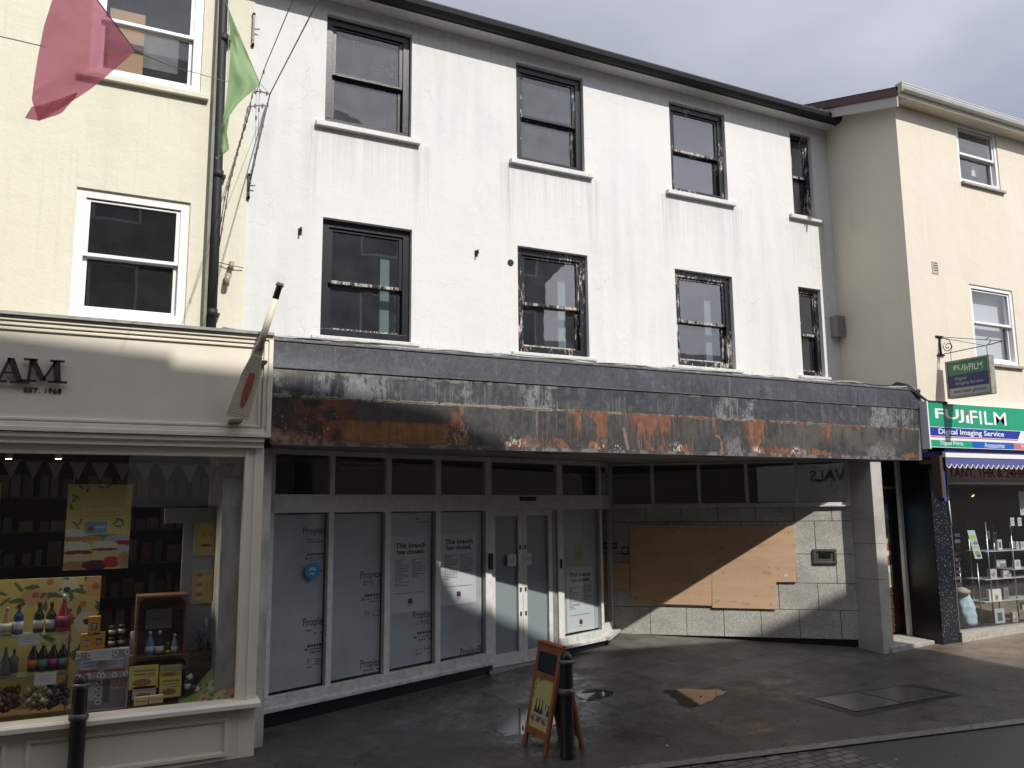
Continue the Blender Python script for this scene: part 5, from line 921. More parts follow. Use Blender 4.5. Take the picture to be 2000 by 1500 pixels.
# shop sign over the window
SG = Pl(YF-.14); sgx0 = SG.hit(1815, 830)[0]; sgx1 = 22.0; gt_ = SG.hit(1815, 786)[1]; gb_ = SG.hit(1815, 873)[1]
sgn = thing('shop_sign', (17, YF-.1, gb_), 'green, blue and white FUJIFILM Digital Imaging Service fascia sign over the photo shop', 'shop sign')
m = MB(SG); m.box(sgx0, sgx1, .002, .14, gb_, gt_); m.obj('sign_box', cmat('sign_white', (.72, .73, .73), .4), sgn)
m = MB(SG); m.box(sgx0-.035, sgx0-.005, -.01, .14, gb_-.03, gt_+.02); m.obj('end_strip', cmat('sign_white', (.72, .73, .73)), sgn)
Hs = gt_-gb_; gr_, bl_, rd_ = cmat('sign_green', (.01, .30, .17), .35), cmat('sign_blue', (.012, .035, .30), .35), cmat('sign_red', (.5, .06, .08), .35)
vz = lambda f: gt_-Hs*f
dxs, _ = SG.hit(2000, 822); dxb, _ = SG.hit(1992, 852)
m = MB(SG); m.poly([(sgx0, 0, vz(.535)), (dxs+.02, 0, vz(.535)), (dxs+.30, 0, vz(0)), (sgx0, 0, vz(0))]); m.obj('green_field', gr_, sgn)
m = MB(SG); m.poly([(sgx0, 0, vz(.74)), (dxb-.06, 0, vz(.74)), (dxb+.04, 0, vz(.55)), (sgx0, 0, vz(.55))]); m.obj('blue_field', bl_, sgn)
m = MB(SG); m.poly([(sgx0, 0, vz(.775)), (dxb-.08, 0, vz(.775)), (dxb-.065, 0, vz(.755)), (sgx0, 0, vz(.755))]); m.obj('red_line', rd_, sgn)
c1, _ = SG.hit(1898, 860); c2, _ = SG.hit(1979, 862)
for a_, b_, mm in ((sgx0, c1, gr_), (c1+.003, c2, cmat('sign_mid_blue', (.01, .10, .42), .35)), (c2+.003, sgx1, cmat('sign_pink_red', (.5, .16, .2), .35))):
    m = MB(SG); m.poly([(a_, 0, vz(.985)), (b_, 0, vz(.985)), (b_, 0, vz(.835)), (a_, 0, vz(.835))]); m.obj('strip_field', mm, sgn)
M['swhite'] = mat('white_sign_vinyl', (.75, .76, .76), .4)
def sw(s, px0, px1_, f0, f1, off=.0, **k):
    x0, x1_ = SG.hit(px0, 830)[0], SG.hit(px1_, 830)[0]; return lettering(s, SG, x0, x1_, vz(f1), vz(f0), -.002, M['swhite'], sgn, 'lettering', off, **k)
sw('FUJ', 1828, 1884, .12, .42, .02); sw('I', 1888, 1893.5, .24, .42, .03); sw('FILM', 1896, 1966, .12, .43, .006)
x_, _ = SG.hit(1890.5, 830); m = MB(SG); m.poly([(x_-.03, -.002, vz(.22)), (x_+.03, -.002, vz(.22)), (x_+.03, -.002, vz(.12)), (x_-.03, -.002, vz(.15))]); m.obj('red_mark', cmat('sign_red', (.5, .06, .08)), sgn)
sw('Digital Imaging Service', 1832, 1959, .575, .735, .016); sw('Digital Prints', 1834, 1878, .85, .965, .006); sw('Accessories', 1919, 1958, .855, .965, .006); sw('Fra', 1991, 2001, .86, .96, .006)
# retracted awning
aw = thing('awning', (17, YF-.3, SGB-.3), 'retracted navy blue awning with white scalloped edging under the photo shop sign', 'awning')
AY = -.42; awt = PF.hit(1860, 884, -.3)[1]; AF = Pl(YF+AY); ax0 = AF.hit(1846, 890)[0]+.0; az1 = AF.hit(1850, 893)[1]; az0 = AF.hit(1850, 914)[1]
m = MB(PF); m.box(ax0, RX1-6, AY-.01, AY+.10, az1, az1+.075); m.obj('front_rail', cmat('sign_white', (.72, .73, .73)), aw)
m = MB(PF); m.box(ax0, RX1-6, AY+.05, 0, az1+.02, az1+.1); m.obj('roller_box', cmat('navy_canvas', (.018, .03, .13), .8), aw)
m = MB(PF); n = 60; st = .135; nav = cmat('faded_navy_canvas', (.07, .09, .26), .85); wt = cmat('white_trim', (.72, .72, .7))
def scallop(P0, P1, n, drop, par):
    m = MB(); m2 = MB(); P0 = Vector(P0); P1 = Vector(P1); d = (P1-P0)/n
    for i in range(n):
        pts = []
        for j in range(7): t = j/6; pts.append(P0+d*(i+t)+Vector((0, 0, -drop*(.62+.38*math.sin(math.pi*t)))))
        top = [P0+d*i, P0+d*(i+1)]
        m.poly([tuple(top[0])]+[tuple(p) for p in pts]+[tuple(top[1])])
        for a, b in zip(pts, pts[1:]): m2.tube([tuple(a), tuple(b)], .008, 5, False)
    m.obj('valance', nav, par); m2.obj('valance_trim', wt, par)
scallop(AF(ax0, 0, az1), AF(ax0+st*58, 0, az1), 58, az1-az0, aw)
m = MB(PF)
side0 = PF(ax0+.0, AY+.02, az1-.02)
for i in range(3):   # folded side fabric hanging in scallops
    z0_ = az1-.05-i*.22; m.extr([(ax0-.02, AY+.06, z0_), (ax0-.02, AY+.06, z0_-.22), (ax0-.02, AY+.16, z0_-.24), (ax0-.02, AY+.22, z0_-.12), (ax0-.02, AY+.14, z0_)], (.05, 0, 0))
m.obj('side_fold', cmat('bright_navy_canvas', (.03, .07, .28), .8), aw)
m = MB(PF); zb2 = PF.hit(1842, 972, -.3)[1]; m.box(ax0-.09, ax0-.02, AY+.04, AY+.20, zb2, az1+.03); m.box(ax0-.10, ax0-.03, AY+.2, 0, az1-.1, az1-.03); m.obj('folding_arm', cmat('rusty_brown_arm', (.06, .035, .02), .7), aw)
m = MB(PF); x_, z_ = PF.hit(1852, 978, -.02); m.tube([(x_, -.03, z_), (x_+.02, -.03, z_-.42)], .010, 6); m.obj('crank_rod', wt, aw)
# hanging sign on its scroll bracket
bx = 1.187*D; hs = thing('hanging_sign', (bx, YF, onY(1836, 690, YF).z), 'small framed FUJIFILM one hour photos sign hanging from a black scroll bracket', 'hanging sign')
XF = lambda y, x, z: Vector((bx+x, YF-y, z))     # y measured out from the wall
def ox(px, py): p = onX(px, py, bx); return (YF-p.y, p.z)
bz1 = onY(1837, 659, YF).z; bz0 = onY(1837, 693, YF).z
q = [ox(1852, 708), ox(1937, 692), ox(1941, 768), ox(1856, 780)]
y0 = min(q[0][0], q[3][0]); y1 = (q[1][0]+q[2][0])/2; zt0 = (q[0][1]+q[1][1])/2; zb0 = (q[2][1]+q[3][1])/2
m = MB(XF); m.tube([(.02, 0, bz0-.02), (.02, 0, bz1+.02)], .016, 8); m.box(0, .03, -.09, .09, bz1, bz1+.02); m.box(0, .03, -.09, .09, bz0-.02, bz0); m.tube([(.02, 0, bz0), (y1+.02, 0, bz0+.02), (y1+.22, 0, bz0+.04)], .008, 6); m.tube([(.02, 0, bz1), (y1+.22, 0, bz0+.04)], .006, 6); m.tube([(.02, 0, bz1-.01), (y1-.1, 0, bz0+.02)], .005, 6)
sp_ = [(.16+.10*(1-t/14)*math.cos(t*.9+2.2), 0, bz0+.12+.10*(1-t/14)*math.sin(t*.9+2.2)) for t in range(12)]; m.tube(sp_, .008, 6); m.tube([(.03, 0, bz1-.03), (.1, 0, bz1-.04), (.2, 0, bz0+.22), (.24, 0, bz0+.1), (.2, 0, bz0+.01)], .007, 6); m.tube([(y1-.08, 0, bz0+.11), (y1-.02, 0, bz0+.14), (y1+.02, 0, bz0+.08), (y1-.03, 0, bz0+.03)], .007, 6)
m.obj('scroll_bracket', M['iron'], hs)
m = MB(XF)
for yy in (y0+.08, y1-.06):
    for i in range(int((bz0-zt0)/.03)+1): m.tube([(yy, 0, bz0-i*.03), (yy, (.006 if i % 2 else -.006), bz0-(i+1)*.03)], .005, 5)
m.obj('chain', M['iron'], hs)
th = .065; m = MB(XF); m.box(y0, y1, -th, th, zt0-.035, zt0); m.box(y0, y1, -th, th, zb0, zb0+.035); m.box(y0, y0+.035, -th, th, zb0+.035, zt0-.035); m.box(y1-.035, y1, -th, th, zb0+.035, zt0-.035); m.obj('sign_frame', cmat('weathered_grey_frame', (.30, .28, .24), .6, noise=.4, nscale=14), hs)
HP = lambda x, y, z: Vector((bx-th+.012+y, YF-x, z))   # face seen from the left: x grows towards the street
ya, yb = y0+.035, y1-.035; Hh = zt0-.035-zb0-.035; hz = lambda f: zt0-.035-Hh*f
M['dullgreen'] = mat('dull_green_face', (.05, .22, .10), .5); M['dullblue'] = mat('dull_navy_face', (.03, .04, .14), .5); M['dullgrey'] = mat('dull_grey_face', (.42, .42, .42), .5)  # sign faces in duller tones than the fascia sign's green and blue
for f0, f1, mm in ((0, .38, 'dullgreen'), (.395, .76, 'dullblue'), (.775, 1, 'dullgrey')):
    m = MB(HP); m.box(ya, yb, 0, .01, hz(f1), hz(f0)); m.obj('sign_face', M[mm], hs)
m = MB(HP); m.box(ya, yb, .012, .05, hz(1), hz(0)); m.obj('sign_core', M['dullgrey'], hs)
w_ = yb-ya
for s, a_, b_, f0, f1, mm, of in (('FUJ', .16, .46, .10, .29, 'swhite', .015), ('I', .485, .51, .17, .29, 'swhite', .015), ('FILM', .54, .87, .10, .30, 'swhite', .015), ('Digital', .18, .46, .45, .57, 'dullgrey', .01), ('Imaging Service', .18, .86, .59, .71, 'dullgrey', .01), ('one hour photos', .12, .92, .82, .95, 'fadetext', .015)):
    lettering(s, HP, ya+w_*a_, ya+w_*b_, hz(f1), hz(f0), -.002, M[mm], hs, 'lettering', of)
# ---- photo shop display
def cat(px, py, d): x, z = PF.hit(px, py, d); return Vector((x, YF+d, z))
ds = thing('display_shelving', cat(1960, 1230, .5), 'chrome and glass shelving full of frames and boxes in the photo shop window', 'shelving')
m = MB(PF)
for px0, px1_ in ((1924, 1938), (1972, 1988), (1908, 1912)):
    a = cat(px0, 1020 if px0 > 1910 else 1100, .5); b = cat(px1_, 1222, .5); m.tube([(a.x, .5, a.z), (a.x, .5, wz0r)], .014, 8); m.tube([(a.x, .85, a.z), (a.x, .85, wz0r)], .012, 8)
m.obj('upright', M['steel'], ds)
for i, py in enumerate((1077, 1132, 1176, 1112)):
    a = cat(1922 if i < 3 else 1976, py, .5); b = cat(2030, py, .5); m = MB(PF); m.box(a.x, (b.x if i != 1 else b.x), .48, .88, a.z-.012, a.z); m.obj('shelf', cmat('white_edge_shelf', (.5, .52, .52), .3), ds)
frs = [(1926, 1037, 1934, 1053, .6, (.12, .12, .13), 'grey picture frame on the top shelf, left'), (1940, 1040, 1948, 1054, .6, (.14, .13, .14), 'dim grey picture frame on the top shelf beside the first'), (1948, 1054, 1958, 1074, .55, (.6, .6, .6), 'tilted white picture frame on the top shelf'), (1976, 1058, 1982, 1070, .6, (.5, .5, .5), 'small white frame at the left of the right hand top shelf'), (1984, 1058, 1991, 1072, .6, (.52, .52, .5), 'white frame in the middle of the right hand top shelf'), (1993, 1058, 2001, 1072, .6, (.55, .55, .55), 'white frame at the frame edge of the right hand top shelf'),
 (1945, 1094, 1966, 1108, .6, (.22, .22, .21), 'wide dark framed print on the second tier'), (1932, 1112, 1948, 1131, .55, (.5, .46, .46), 'pinkish white ornament box on the second shelf'), (1959, 1115, 1976, 1130, .55, (.45, .42, .42), 'pale pink oval box on the second shelf'), (1981, 1094, 1994, 1110, .6, (.55, .56, .57), 'white boxed album on the right hand second shelf'), (1931, 1152, 1957, 1175, .55, (.62, .6, .57), 'large white boxed clock frame on the third shelf'), (1960, 1148, 1972, 1174, .55, (.2, .21, .2), 'dark green tinted frame on the third shelf'), (1942, 1190, 1964, 1218, .55, (.4, .42, .42), 'arched silver photo frame on the floor of the window'), (1977, 1196, 1990, 1222, .5, (.4, .3, .26), 'brown and white keepsake box at the lower right'), (1996, 1176, 2004, 1190, .6, (.55, .55, .55), 'white frame cut off at the right edge')]
for i, (a0, b0, a1, b1, d, c, s) in enumerate(frs):
    def deco(im, i=i, c=c):
        if i in (2, 12): im.rect(.25, .75, .25, .8, (.08, .08, .09))
        elif i == 10: im.rect(.45, .75, .4, .9, (.45, .38, .28)); im.rect(.5, .7, .5, .8, (.2, .15, .1))
        elif i in (7, 8, 13): im.ell(.5, .5, .3, .3, (.3, .22, .22)); im.ell(.35, .3, .12, .12, (.6, .6, .6))
        elif i == 6: im.rect(.1, .35, .1, .9, (.5, .5, .5)); im.rect(.42, .95, .15, .5, (.55, .55, .55))
        else: im.rect(.2, .8, .2, .8, tuple(v*.6 for v in c))
    carton(a0, b0, a1, b1, d, .05, c, s, deco, 'photo_frame', 'photo frame', 'frames and boxes in the photo shop window')
for q, s in (((1973, 1011, 1982, 1027), 'left small white notice hanging high in the photo shop window'), ((1987, 1011, 1996, 1027), 'second small white notice hanging high in the photo shop window'), ((1989, 960, 2006, 1006), 'printed white price list at the right edge of the photo shop window')):
    a = cat(q[0], q[1], .3); b = cat(q[2], q[3], .3); im = Img(14, 24, (.58, .6, .6)); im.lines(.2, .9, .15, .9, 8 if q[0] == 1989 else 2, (.2, .2, .2), 3, .6); tag(painted('notice', PF, a.x, b.x, b.z, a.z, im.a, None, y=.3, thick=.003), s, 'notice', 'white notices in the photo shop window')
im = Img(26, 60, (.5, .58, .6)); im.ell(.5, .25, .4, .08, (.5, .48, .1)); im.ell(.6, .45, .4, .06, (.12, .22, .4)); im.ell(.45, .6, .4, .06, (.5, .48, .2)); im.ell(.5, .8, .35, .08, (.3, .33, .2)); im.ell(.6, .9, .3, .05, (.08, .1, .12)); im.ell(.3, .42, .2, .03, (.3, .5, .6))
a = cat(1889, 1036, .35); b = cat(1916, 1091, .35); SK = lambda x, y, z: Vector((x+(a.z-z)*.30, YF+.35+y, z)); tag(painted('calendar', SK, a.x, a.x+.20, b.z, a.z, im.a, None, y=0, thick=.01), 'tilted colourful picture calendar hanging in the photo shop window', 'calendar')
# cushion bag: a lumpy pale blue soft sack
p = cat(1893, 1222, .35); m = MB(); m.smooth = True; rings = []
for j in range(15):
    t = j/14; zz = t*.62; rr = .20*math.sin(math.pi*min(1, .16+t*.80))**.6*(1-.25*t); ring = []
    for k in range(24): an = 2*math.pi*k/24; w = 1+.06*math.sin(an*5+t*6)+.05*math.sin(an*9-t*11)+.05*math.sin(t*30+an); ring.append(m.P((p.x-.07*t*1.2+rr*w*math.cos(an), p.y+rr*.7*w*math.sin(an), p.z+zz)))
    rings.append(ring)
for A_, B_ in zip(rings, rings[1:]):
    for k in range(24): m.face((A_[k], A_[(k+1) % 24], B_[(k+1) % 24], B_[k]))
m.face(rings[0][::-1]); m.face(rings[-1]); tag(m.obj('soft_bag', cmat('pale_blue_fabric', (.40, .54, .60), .8, noise=.2, nscale=9, bump=.6, bscale=14)), 'big pale blue crumpled cloth bag in the corner of the photo shop window', 'cloth bag')
p = cat(1879, 1165, .35); m = MB(); m.smooth = True; m.lathe([(0, 0), (.13, .02), (.14, .07), (.06, .12), (0, .13)], p.x, p.y, p.z+.03); tag(m.obj('folded_fabric', cmat('tan_white_fabric', (.42, .35, .29), .8, bump=.5, bscale=12, noise=.4, nscale=9)), 'tan and white folded fabric on top of the pale blue bag', 'fabric')
x, z = PF.hit(1895, 964, .9); t = thing('spotlight', (x, YF+.9, z), 'warm lit spotlight inside the photo shop', 'spotlight'); m = MB(); m.tube([(x-.03, YF+.9, z+.03), (x+.03, YF+.88, z-.03)], .03, 10); m.obj('housing', M['grey'], t); m = MB(); m.tube([(x+.03, YF+.88, z-.03), (x+.04, YF+.875, z-.04)], .027, 10); m.obj('lamp', mat('warm_lamp', (1, .7, .3), .4, emit=((1, .62, .25), 5)), t)
m = MB(PF); tt = thing('necklace_rack', cat(1878, 1130, .6), 'dark rack of small packets behind the left side of the photo shop window', 'display rack')
for i in range(9):
    a = cat(1864+i*.5, 1042+i*12, .6); m = MB(PF); m.box(a.x, a.x+.15, .6, .62, a.z-.06, a.z); m.obj('packet', cmat('packet_%d' % (i % 3), ((.06, .06, .1), (.12, .12, .14), (.1, .04, .06))[i % 3], .4), tt)
# ================================================================ THINGS FIXED TO THE WALLS
# boards, posters and notes on the closed shopfront
pb = thing('boarding', GR(1.6, 0, 1.2), 'bare plywood boards screwed over the old cash machine openings in the granite wall', 'boarding')
def gp_(pts, y, name, par): m = MB(GR); q = [(GR.hit(a, b, y)[0], y, GR.hit(a, b, y)[1]) for a, b in pts]; m.extr(q[::-1], (0, .018, 0)); return m.obj(name, M['ply'], par, .002)
gp_([(1229, 1025), (1390, 1026.5), (1390, 1183), (1233, 1178)], -.030, 'plywood_sheet', pb); gp_([(1389.2, 1026.5), (1552, 1028), (1556, 1137), (1516, 1137), (1516, 1190), (1391.2, 1187)], -.030, 'plywood_sheet', pb)
gp_([(1195, 1099), (1229, 1100), (1231, 1150), (1196, 1149)], -.026, 'plywood_offcut', pb)
m = MB(GR)
for px, py in ((1240, 1035), (1380, 1036), (1240, 1170), (1500, 1035), (1540, 1040), (1400, 1175), (1505, 1180), (1501, 1108), (1520, 1110), (1404, 1172), (1310, 1030)):
    x, z = GR.hit(px, py); m.box(x-.006, x+.006, -.0345, -.030, z-.006, z+.006)
m.obj('screw', M['iron'], pb)
m = MB(GR); x, z = GR.hit(1380, 1033); m.box(x-.03, x+.03, -.034, -.0305, z-.09, z+.03); m.obj('tape_strip', cmat('pale_tape', (.45, .38, .3), .7), pb)
x, z = GR.hit(1534, 1124); m = MB(GR); m.box(x-.03, x+.03, -.034, -.0305, z-.02, z+.02); m.obj('paper_scrap', M['paper'], pb)
def poster(q, s, k):
    T, y = FS, .044; c0 = T.hit(q[0], q[1], y); c1 = T.hit(q[2], q[3], y); t = thing('closing_poster', T((c0[0]+c1[0])/2, y, c1[1]), s, 'poster', 'white branch closing posters in the shopfront'); m = MB(T); m.box(c0[0], c1[0], y, y+.003, c1[1], c0[1]); m.obj('poster_sheet', M['paper'], t)
    W_ = c1[0]-c0[0]; H_ = c0[1]-c1[1]; f = lambda u: c0[0]+W_*u; g = lambda v: c0[1]-H_*v
    lettering('This branch', T, f(.11), f(.90), g(.155), g(.085), y-.002, M['text'], t, 'lettering', .04); lettering('has closed.', T, f(.15), f(.87), g(.235), g(.17), y-.002, M['text'], t, 'lettering', .04)
    rnd = random.Random(k); m = MB(T)
    for (u0, u1, v0, v1, n) in ((.1, .46, .30, .66, 16), (.54, .9, .30, .56, 12), (.12, .88, .74, .765, 1)):
        for i in range(n):
            v = v0+(v1-v0)*(i+.1)/n; h = .011; u = u0
            while u < u1-.02:
                w = rnd.uniform(.02, .07); m.poly([(f(u), y-.001, g(v+h)), (f(min(u+w, u1)), y-.001, g(v+h)), (f(min(u+w, u1)), y-.001, g(v)), (f(u), y-.001, g(v))]); u += w+.012
                if rnd.random() < .08: break
    m.obj('small_print', M['ptext'], t)
    m = MB(T); cx = (f(.5)); m.box(cx-.035, cx+.035, y-.002, y-.0005, g(.895), g(.825)); m.obj('logo_block', cmat('plum_logo', (.10, .015, .05), .5), t); tinyp = MB(T); tinyp.poly([(cx-.03, y-.001, g(.925)), (cx+.03, y-.001, g(.925)), (cx+.03, y-.001, g(.912)), (cx-.03, y-.001, g(.912))]); tinyp.obj('small_print', M['ptext'], t)
poster((764, 1049, 838, 1191), 'left white This branch has closed poster, third tall pane from the left', 1); poster((861, 1042, 930, 1176), 'middle white This branch has closed poster, beside the double doors', 2); poster((1106, 1109, 1161, 1228), 'right white This branch has closed poster, low in the sunlit end pane', 3)
for q, s, c, nm in (((990, 1083, 1007, 1105), 'small white note on the left door', (.6, .6, .6), 'note'), ((1023, 1080, 1037, 1103), 'small white note on the right door', (.6, .6, .6), 'note'), ((1125, 1064, 1142, 1103), 'yellow notice above the right closing poster', (.5, .47, .16), 'notice')):
    c0 = FS.hit(q[0], q[1], .008); c1 = FS.hit(q[2], q[3], .008); im = Img(16, 20, c).lines(.15, .85, .3, .7, 3, (.15, .15, .15), 3, .6); y_ = -.004 if nm == 'note' else .045; tag(painted(nm, FS, c0[0], c1[0], c1[1], c0[1], im.a, None, y=y_, thick=.002), s, 'note')
c0 = FS.hit(611, 1115, .006); m = MB(FS); m.extr([(c0[0]+.105*math.cos(a*.2618), .004, c0[1]+.105*math.sin(a*.2618)) for a in range(24)], (0, .003, 0)); stk = m.obj('round_sticker', cmat('sky_blue_vinyl', (.03, .22, .42), .5)); tag(stk, 'round sky blue sticker on the leftmost tall pane', 'sticker')
m = MB(FS)
for i, (w, dz) in enumerate(((.07, .035), (.09, .012), (.05, -.03))): m.poly([(c0[0]-w/2-.01, .0025, c0[1]+dz-.006), (c0[0]+w/2, .0025, c0[1]+dz-.006), (c0[0]+w/2, .0025, c0[1]+dz+.005), (c0[0]-w/2-.01, .0025, c0[1]+dz+.005)])
m.obj('sticker_print', M['paper'], stk)
# cables draped along the canopy edge
cb = thing('canopy_cables', (6, YF, CT), 'tangled dark cables lying along the top edge of the rusty canopy', 'cables'); rnd = random.Random(3)
for k in range(4):
    pts = []; n = 46
    for i in range(n+1): x = CX0-.55+(CX1-CX0+.5)*i/n; pts.append((x, YF+.02+.02*k+.015*math.sin(i*.9+k*2), CT+.02+.012*k+.014*math.sin(i*.55+k*1.7)+.012*math.sin(i*1.7+k)+(.05*math.exp(-i/3.) if k < 2 else 0)))
    m = MB(); m.tube(pts, .009+.003*(k % 2), 6); m.obj('cable', [M['cable'], cmat('pale_cable', (.35, .35, .34), .6)][k % 2], cb)
m = MB(); rnd = random.Random(9)
for i in range(260):
    x = CX0+rnd.random()*(CX1-CX0); s = rnd.uniform(.008, .024); y_ = YF-.008+rnd.random()*.05; m.hexa([(x, y_, CT+.012), (x+s*2.5, y_, CT+.012), (x+s*2, y_+s, CT+.012), (x+s*.4, y_+s, CT+.012)], [(x+s*.5, y_+s*.2, CT+.012+s*.7), (x+s*2, y_+s*.2, CT+.012+s*.5), (x+s*1.6, y_+s*.8, CT+.012+s*.6), (x+s*.7, y_+s*.8, CT+.012+s*.8)])
m.obj('loose_debris', cmat('grey_lime_crust', (.34, .33, .31), .9, noise=.4), cb)['kind'] = 'stuff'
for k in range(3):
    pts = [onY(1737, 756+k, YF+.3), onY(1752, 747+k*2, YF+.15), onY(1775, 752+k*3, YF), onY(1792, 768+k*2, YF-.03), onY(1812, 783+k, YF-.05), onY(1850, 786+k, YF-.17)]; m = MB(); m.tube([tuple(p) for p in pts], .014, 6); m.obj('cable', M['cable'], cb)
# bird spikes
t = MB(); rnd = random.Random(12)
for i in range(420):
    x = CX0+.1+rnd.random()*(XR-CX0-.2); y = YW-.10+rnd.random()*.05; z = CT+.03; a = rnd.uniform(-.35, .35); h = rnd.uniform(.10, .16)
    t.tube([(x, y, z), (x+a*h, y-rnd.uniform(0, .08), z+h)], .0012, 3, False)
z0s = onY(1000, 690, YW-.1).z
for i in range(len(t.v)): v_ = t.v[i]; t.v[i] = (v_[0], v_[1], v_[2]+max(0, z0s-CT-.16))
for i in range(24): x = CX0+.2+i*.44; t.box(x, x+.4, YW-.12, YW-.002, z0s-.14, z0s-.125)
tag(t.obj('bird_spikes', cmat('clear_grey_spikes', (.45, .45, .44), .4)), 'row of thin bird spikes along the foot of the white wall above the canopy', 'bird spikes')
# small fittings
def fit(name, px, py, label, cat_, fn, T=PW):
    x, z = T.hit(px, py); m = MB(T); fn(m, x, z); o = m.obj(name, M['iron'] if name != 'alarm_box' else cmat('grey_alarm_box', (.22, .22, .20), .5, noise=.2)); tag(o, label, cat_); return o
hook = lambda m, x, z: (m.tube([(x, 0, z), (x, -.07, z+.02), (x, -.08, z-.04)], .012, 6), m.box(x-.025, x+.025, -.01, 0, z-.06, z+.03))
fit('wall_hook', 586, 450, 'small black iron hook left of the lower left sash window on the white wall', 'hook', hook).__setitem__('group', 'iron hooks on the white wall'); fit('wall_hook', 930, 493, 'small black iron hook between the two lower left sash windows', 'hook', hook).__setitem__('group', 'iron hooks on the white wall')
fit('screw_cap', 997, 513, 'round grey cap on the white wall beside the second lower window', 'wall cap', lambda m, x, z: m.extr([(x+.05*math.cos(a*.5236), -.012, z+.05*math.sin(a*.5236)) for a in range(12)], (0, .012, 0)))
bars = lambda h: (lambda m, x, z: (m.box(x-.015, x+.015, -.05, -.03, z-h, z+h), m.box(x-.02, x+.02, -.05, 0, z+h-.03, z+h), m.box(x-.02, x+.02, -.05, 0, z-h, z-h+.03), m.tube([(x, -.04, z), (x+.08, -.06, z+.01)], .008, 5)))
fit('cable_bracket', 494, 60, 'upper narrow vertical cable bracket at the join of yellow and white walls', 'wall bracket', bars(.24)); fit('cable_bracket', 485, 365, 'lower narrow vertical cable bracket at the join of yellow and white walls', 'wall bracket', bars(.17))
fit('alarm_box', 1630, 639, 'grey square alarm box in the corner by the cream side wall', 'alarm box', lambda m, x, z: (m.box(x-.11, x+.10, -.16, 0, z-.21, z+.19), m.box(x-.05, x+.04, -.175, -.16, z-.1, z+.08)))
t = thing('insulator', LW(LW.hit(447, 540)[0], 0, LW.hit(447, 540)[1]), 'pair of small porcelain cable insulators on a wire bracket beside the drainpipe', 'insulator')
x, z = LW.hit(448, 517); m = MB(LW); m.tube([(x-.18, -.03, z+.01), (x+.02, -.05, z-.02), (x+.17, -.03, z-.03)], .006, 5); m.tube([(x, -.05, z), (x-.03, -.06, z-.12), (x-.03, -.04, z-.26)], .006, 5); m.obj('wire_bracket', M['wire'], t)
m = MB(LW); m.tube([(x+.02, -.07, z+.02), (x+.01, -.07, z-.09)], .035, 10); m.tube([(x-.02, -.07, z-.14), (x-.04, -.07, z-.30)], .038, 10); m.obj('porcelain', cmat('brownish_porcelain', (.33, .28, .20), .3, noise=.4, nscale=9), t)
# stay wires crossing the wall
def wire(pts, r, label, knots=0):
    m = MB(); m.tube([tuple(p) for p in pts], r, 5)
    for k in range(knots):
        f = (k+.5)/knots*(len(pts)-1); i = int(f); p = pts[i].lerp(pts[i+1], f-i); m.box(p.x-.010, p.x+.012, p.y-.01, p.y+.01, p.z-.03, p.z+.02)
    return tag(m.obj('stay_wire', M['wire']), label, 'wire', 'thin wires strung across the wall tops')
g0_ = onY(527, 184, YW-.12)
wire([onY(650, -60, 7.5), onY(622, 0, 8.2), g0_], .008, 'right hand stay wire running up from the wall tie across the white wall', 0)
wire([onY(590, -50, 7.8), onY(572, 0, 8.3), onY(520, 125, 10.3), onY(500, 182, YW-.15)], .006, 'left hand thinner wire crossing the top corner of the white wall', 2)
wire([g0_, onY(508, 178, YW-.15), onY(494, 180, YW-.16)], .009, 'short horizontal tie wire beside the green flag', 3)
wire([onY(494, 180, YW-.16), onY(482, 235, YW-.16), onY(466, 290, YW-.16), onY(448, 360, YW-.16), onY(423, 512, YW-.12)], .007, 'knotted wire hanging down past the drainpipe to the insulators', 14)
wire([g0_, onY(504, 285, YW-.1), onY(485, 372, YW-.06)], .008, 'wire running from the wall tie down to the lower bracket', 5)
wire([onY(507, 165, YW-.1), onY(504, 262, YW-.08)], .003, 'loose end of thin wire dangling beside the green flag', 1)
# ---- flags on the street bunting
def cloth(px_l, px_r, Y0, label, material, name='flag', ny=26, nx=14, wave=.03, ry=0):
    m = MB(); m.smooth = True; g = []
    def interp(pts, t):
        f = t*(len(pts)-1); i = min(int(f), len(pts)-2); u = f-i; u = u*u*(3-2*u)*.35+u*.65; return (pts[i][0]+(pts[i+1][0]-pts[i][0])*u, pts[i][1]+(pts[i+1][1]-pts[i][1])*u)
    for j in range(ny+1):
        a = interp(px_l, j/ny); b = interp(px_r, j/ny); row = []
        for i in range(nx+1):
            t = i/nx; px = a[0]+(b[0]-a[0])*t; py = a[1]+(b[1]-a[1])*t; Y = Y0+wave*math.sin(t*5.5+j*.28)+wave*.6*math.sin(j*.5-t*3)+wave*.35*math.sin(t*13-j*.42+math.sin(j*.3)*1.5)*min(1, t*2)+wave*.12*math.sin((t*9+j*.7))+ry*(t-.5)
            row.append(m.P(tuple(onY(px, py, Y))))
        g.append(row)
    for j in range(ny):
        for i in range(nx): m.face((g[j][i], g[j+1][i], g[j+1][i+1], g[j][i+1]))
    return tag(m.obj(name, material), label, 'flag', 'coloured cloth flags on the street bunting')
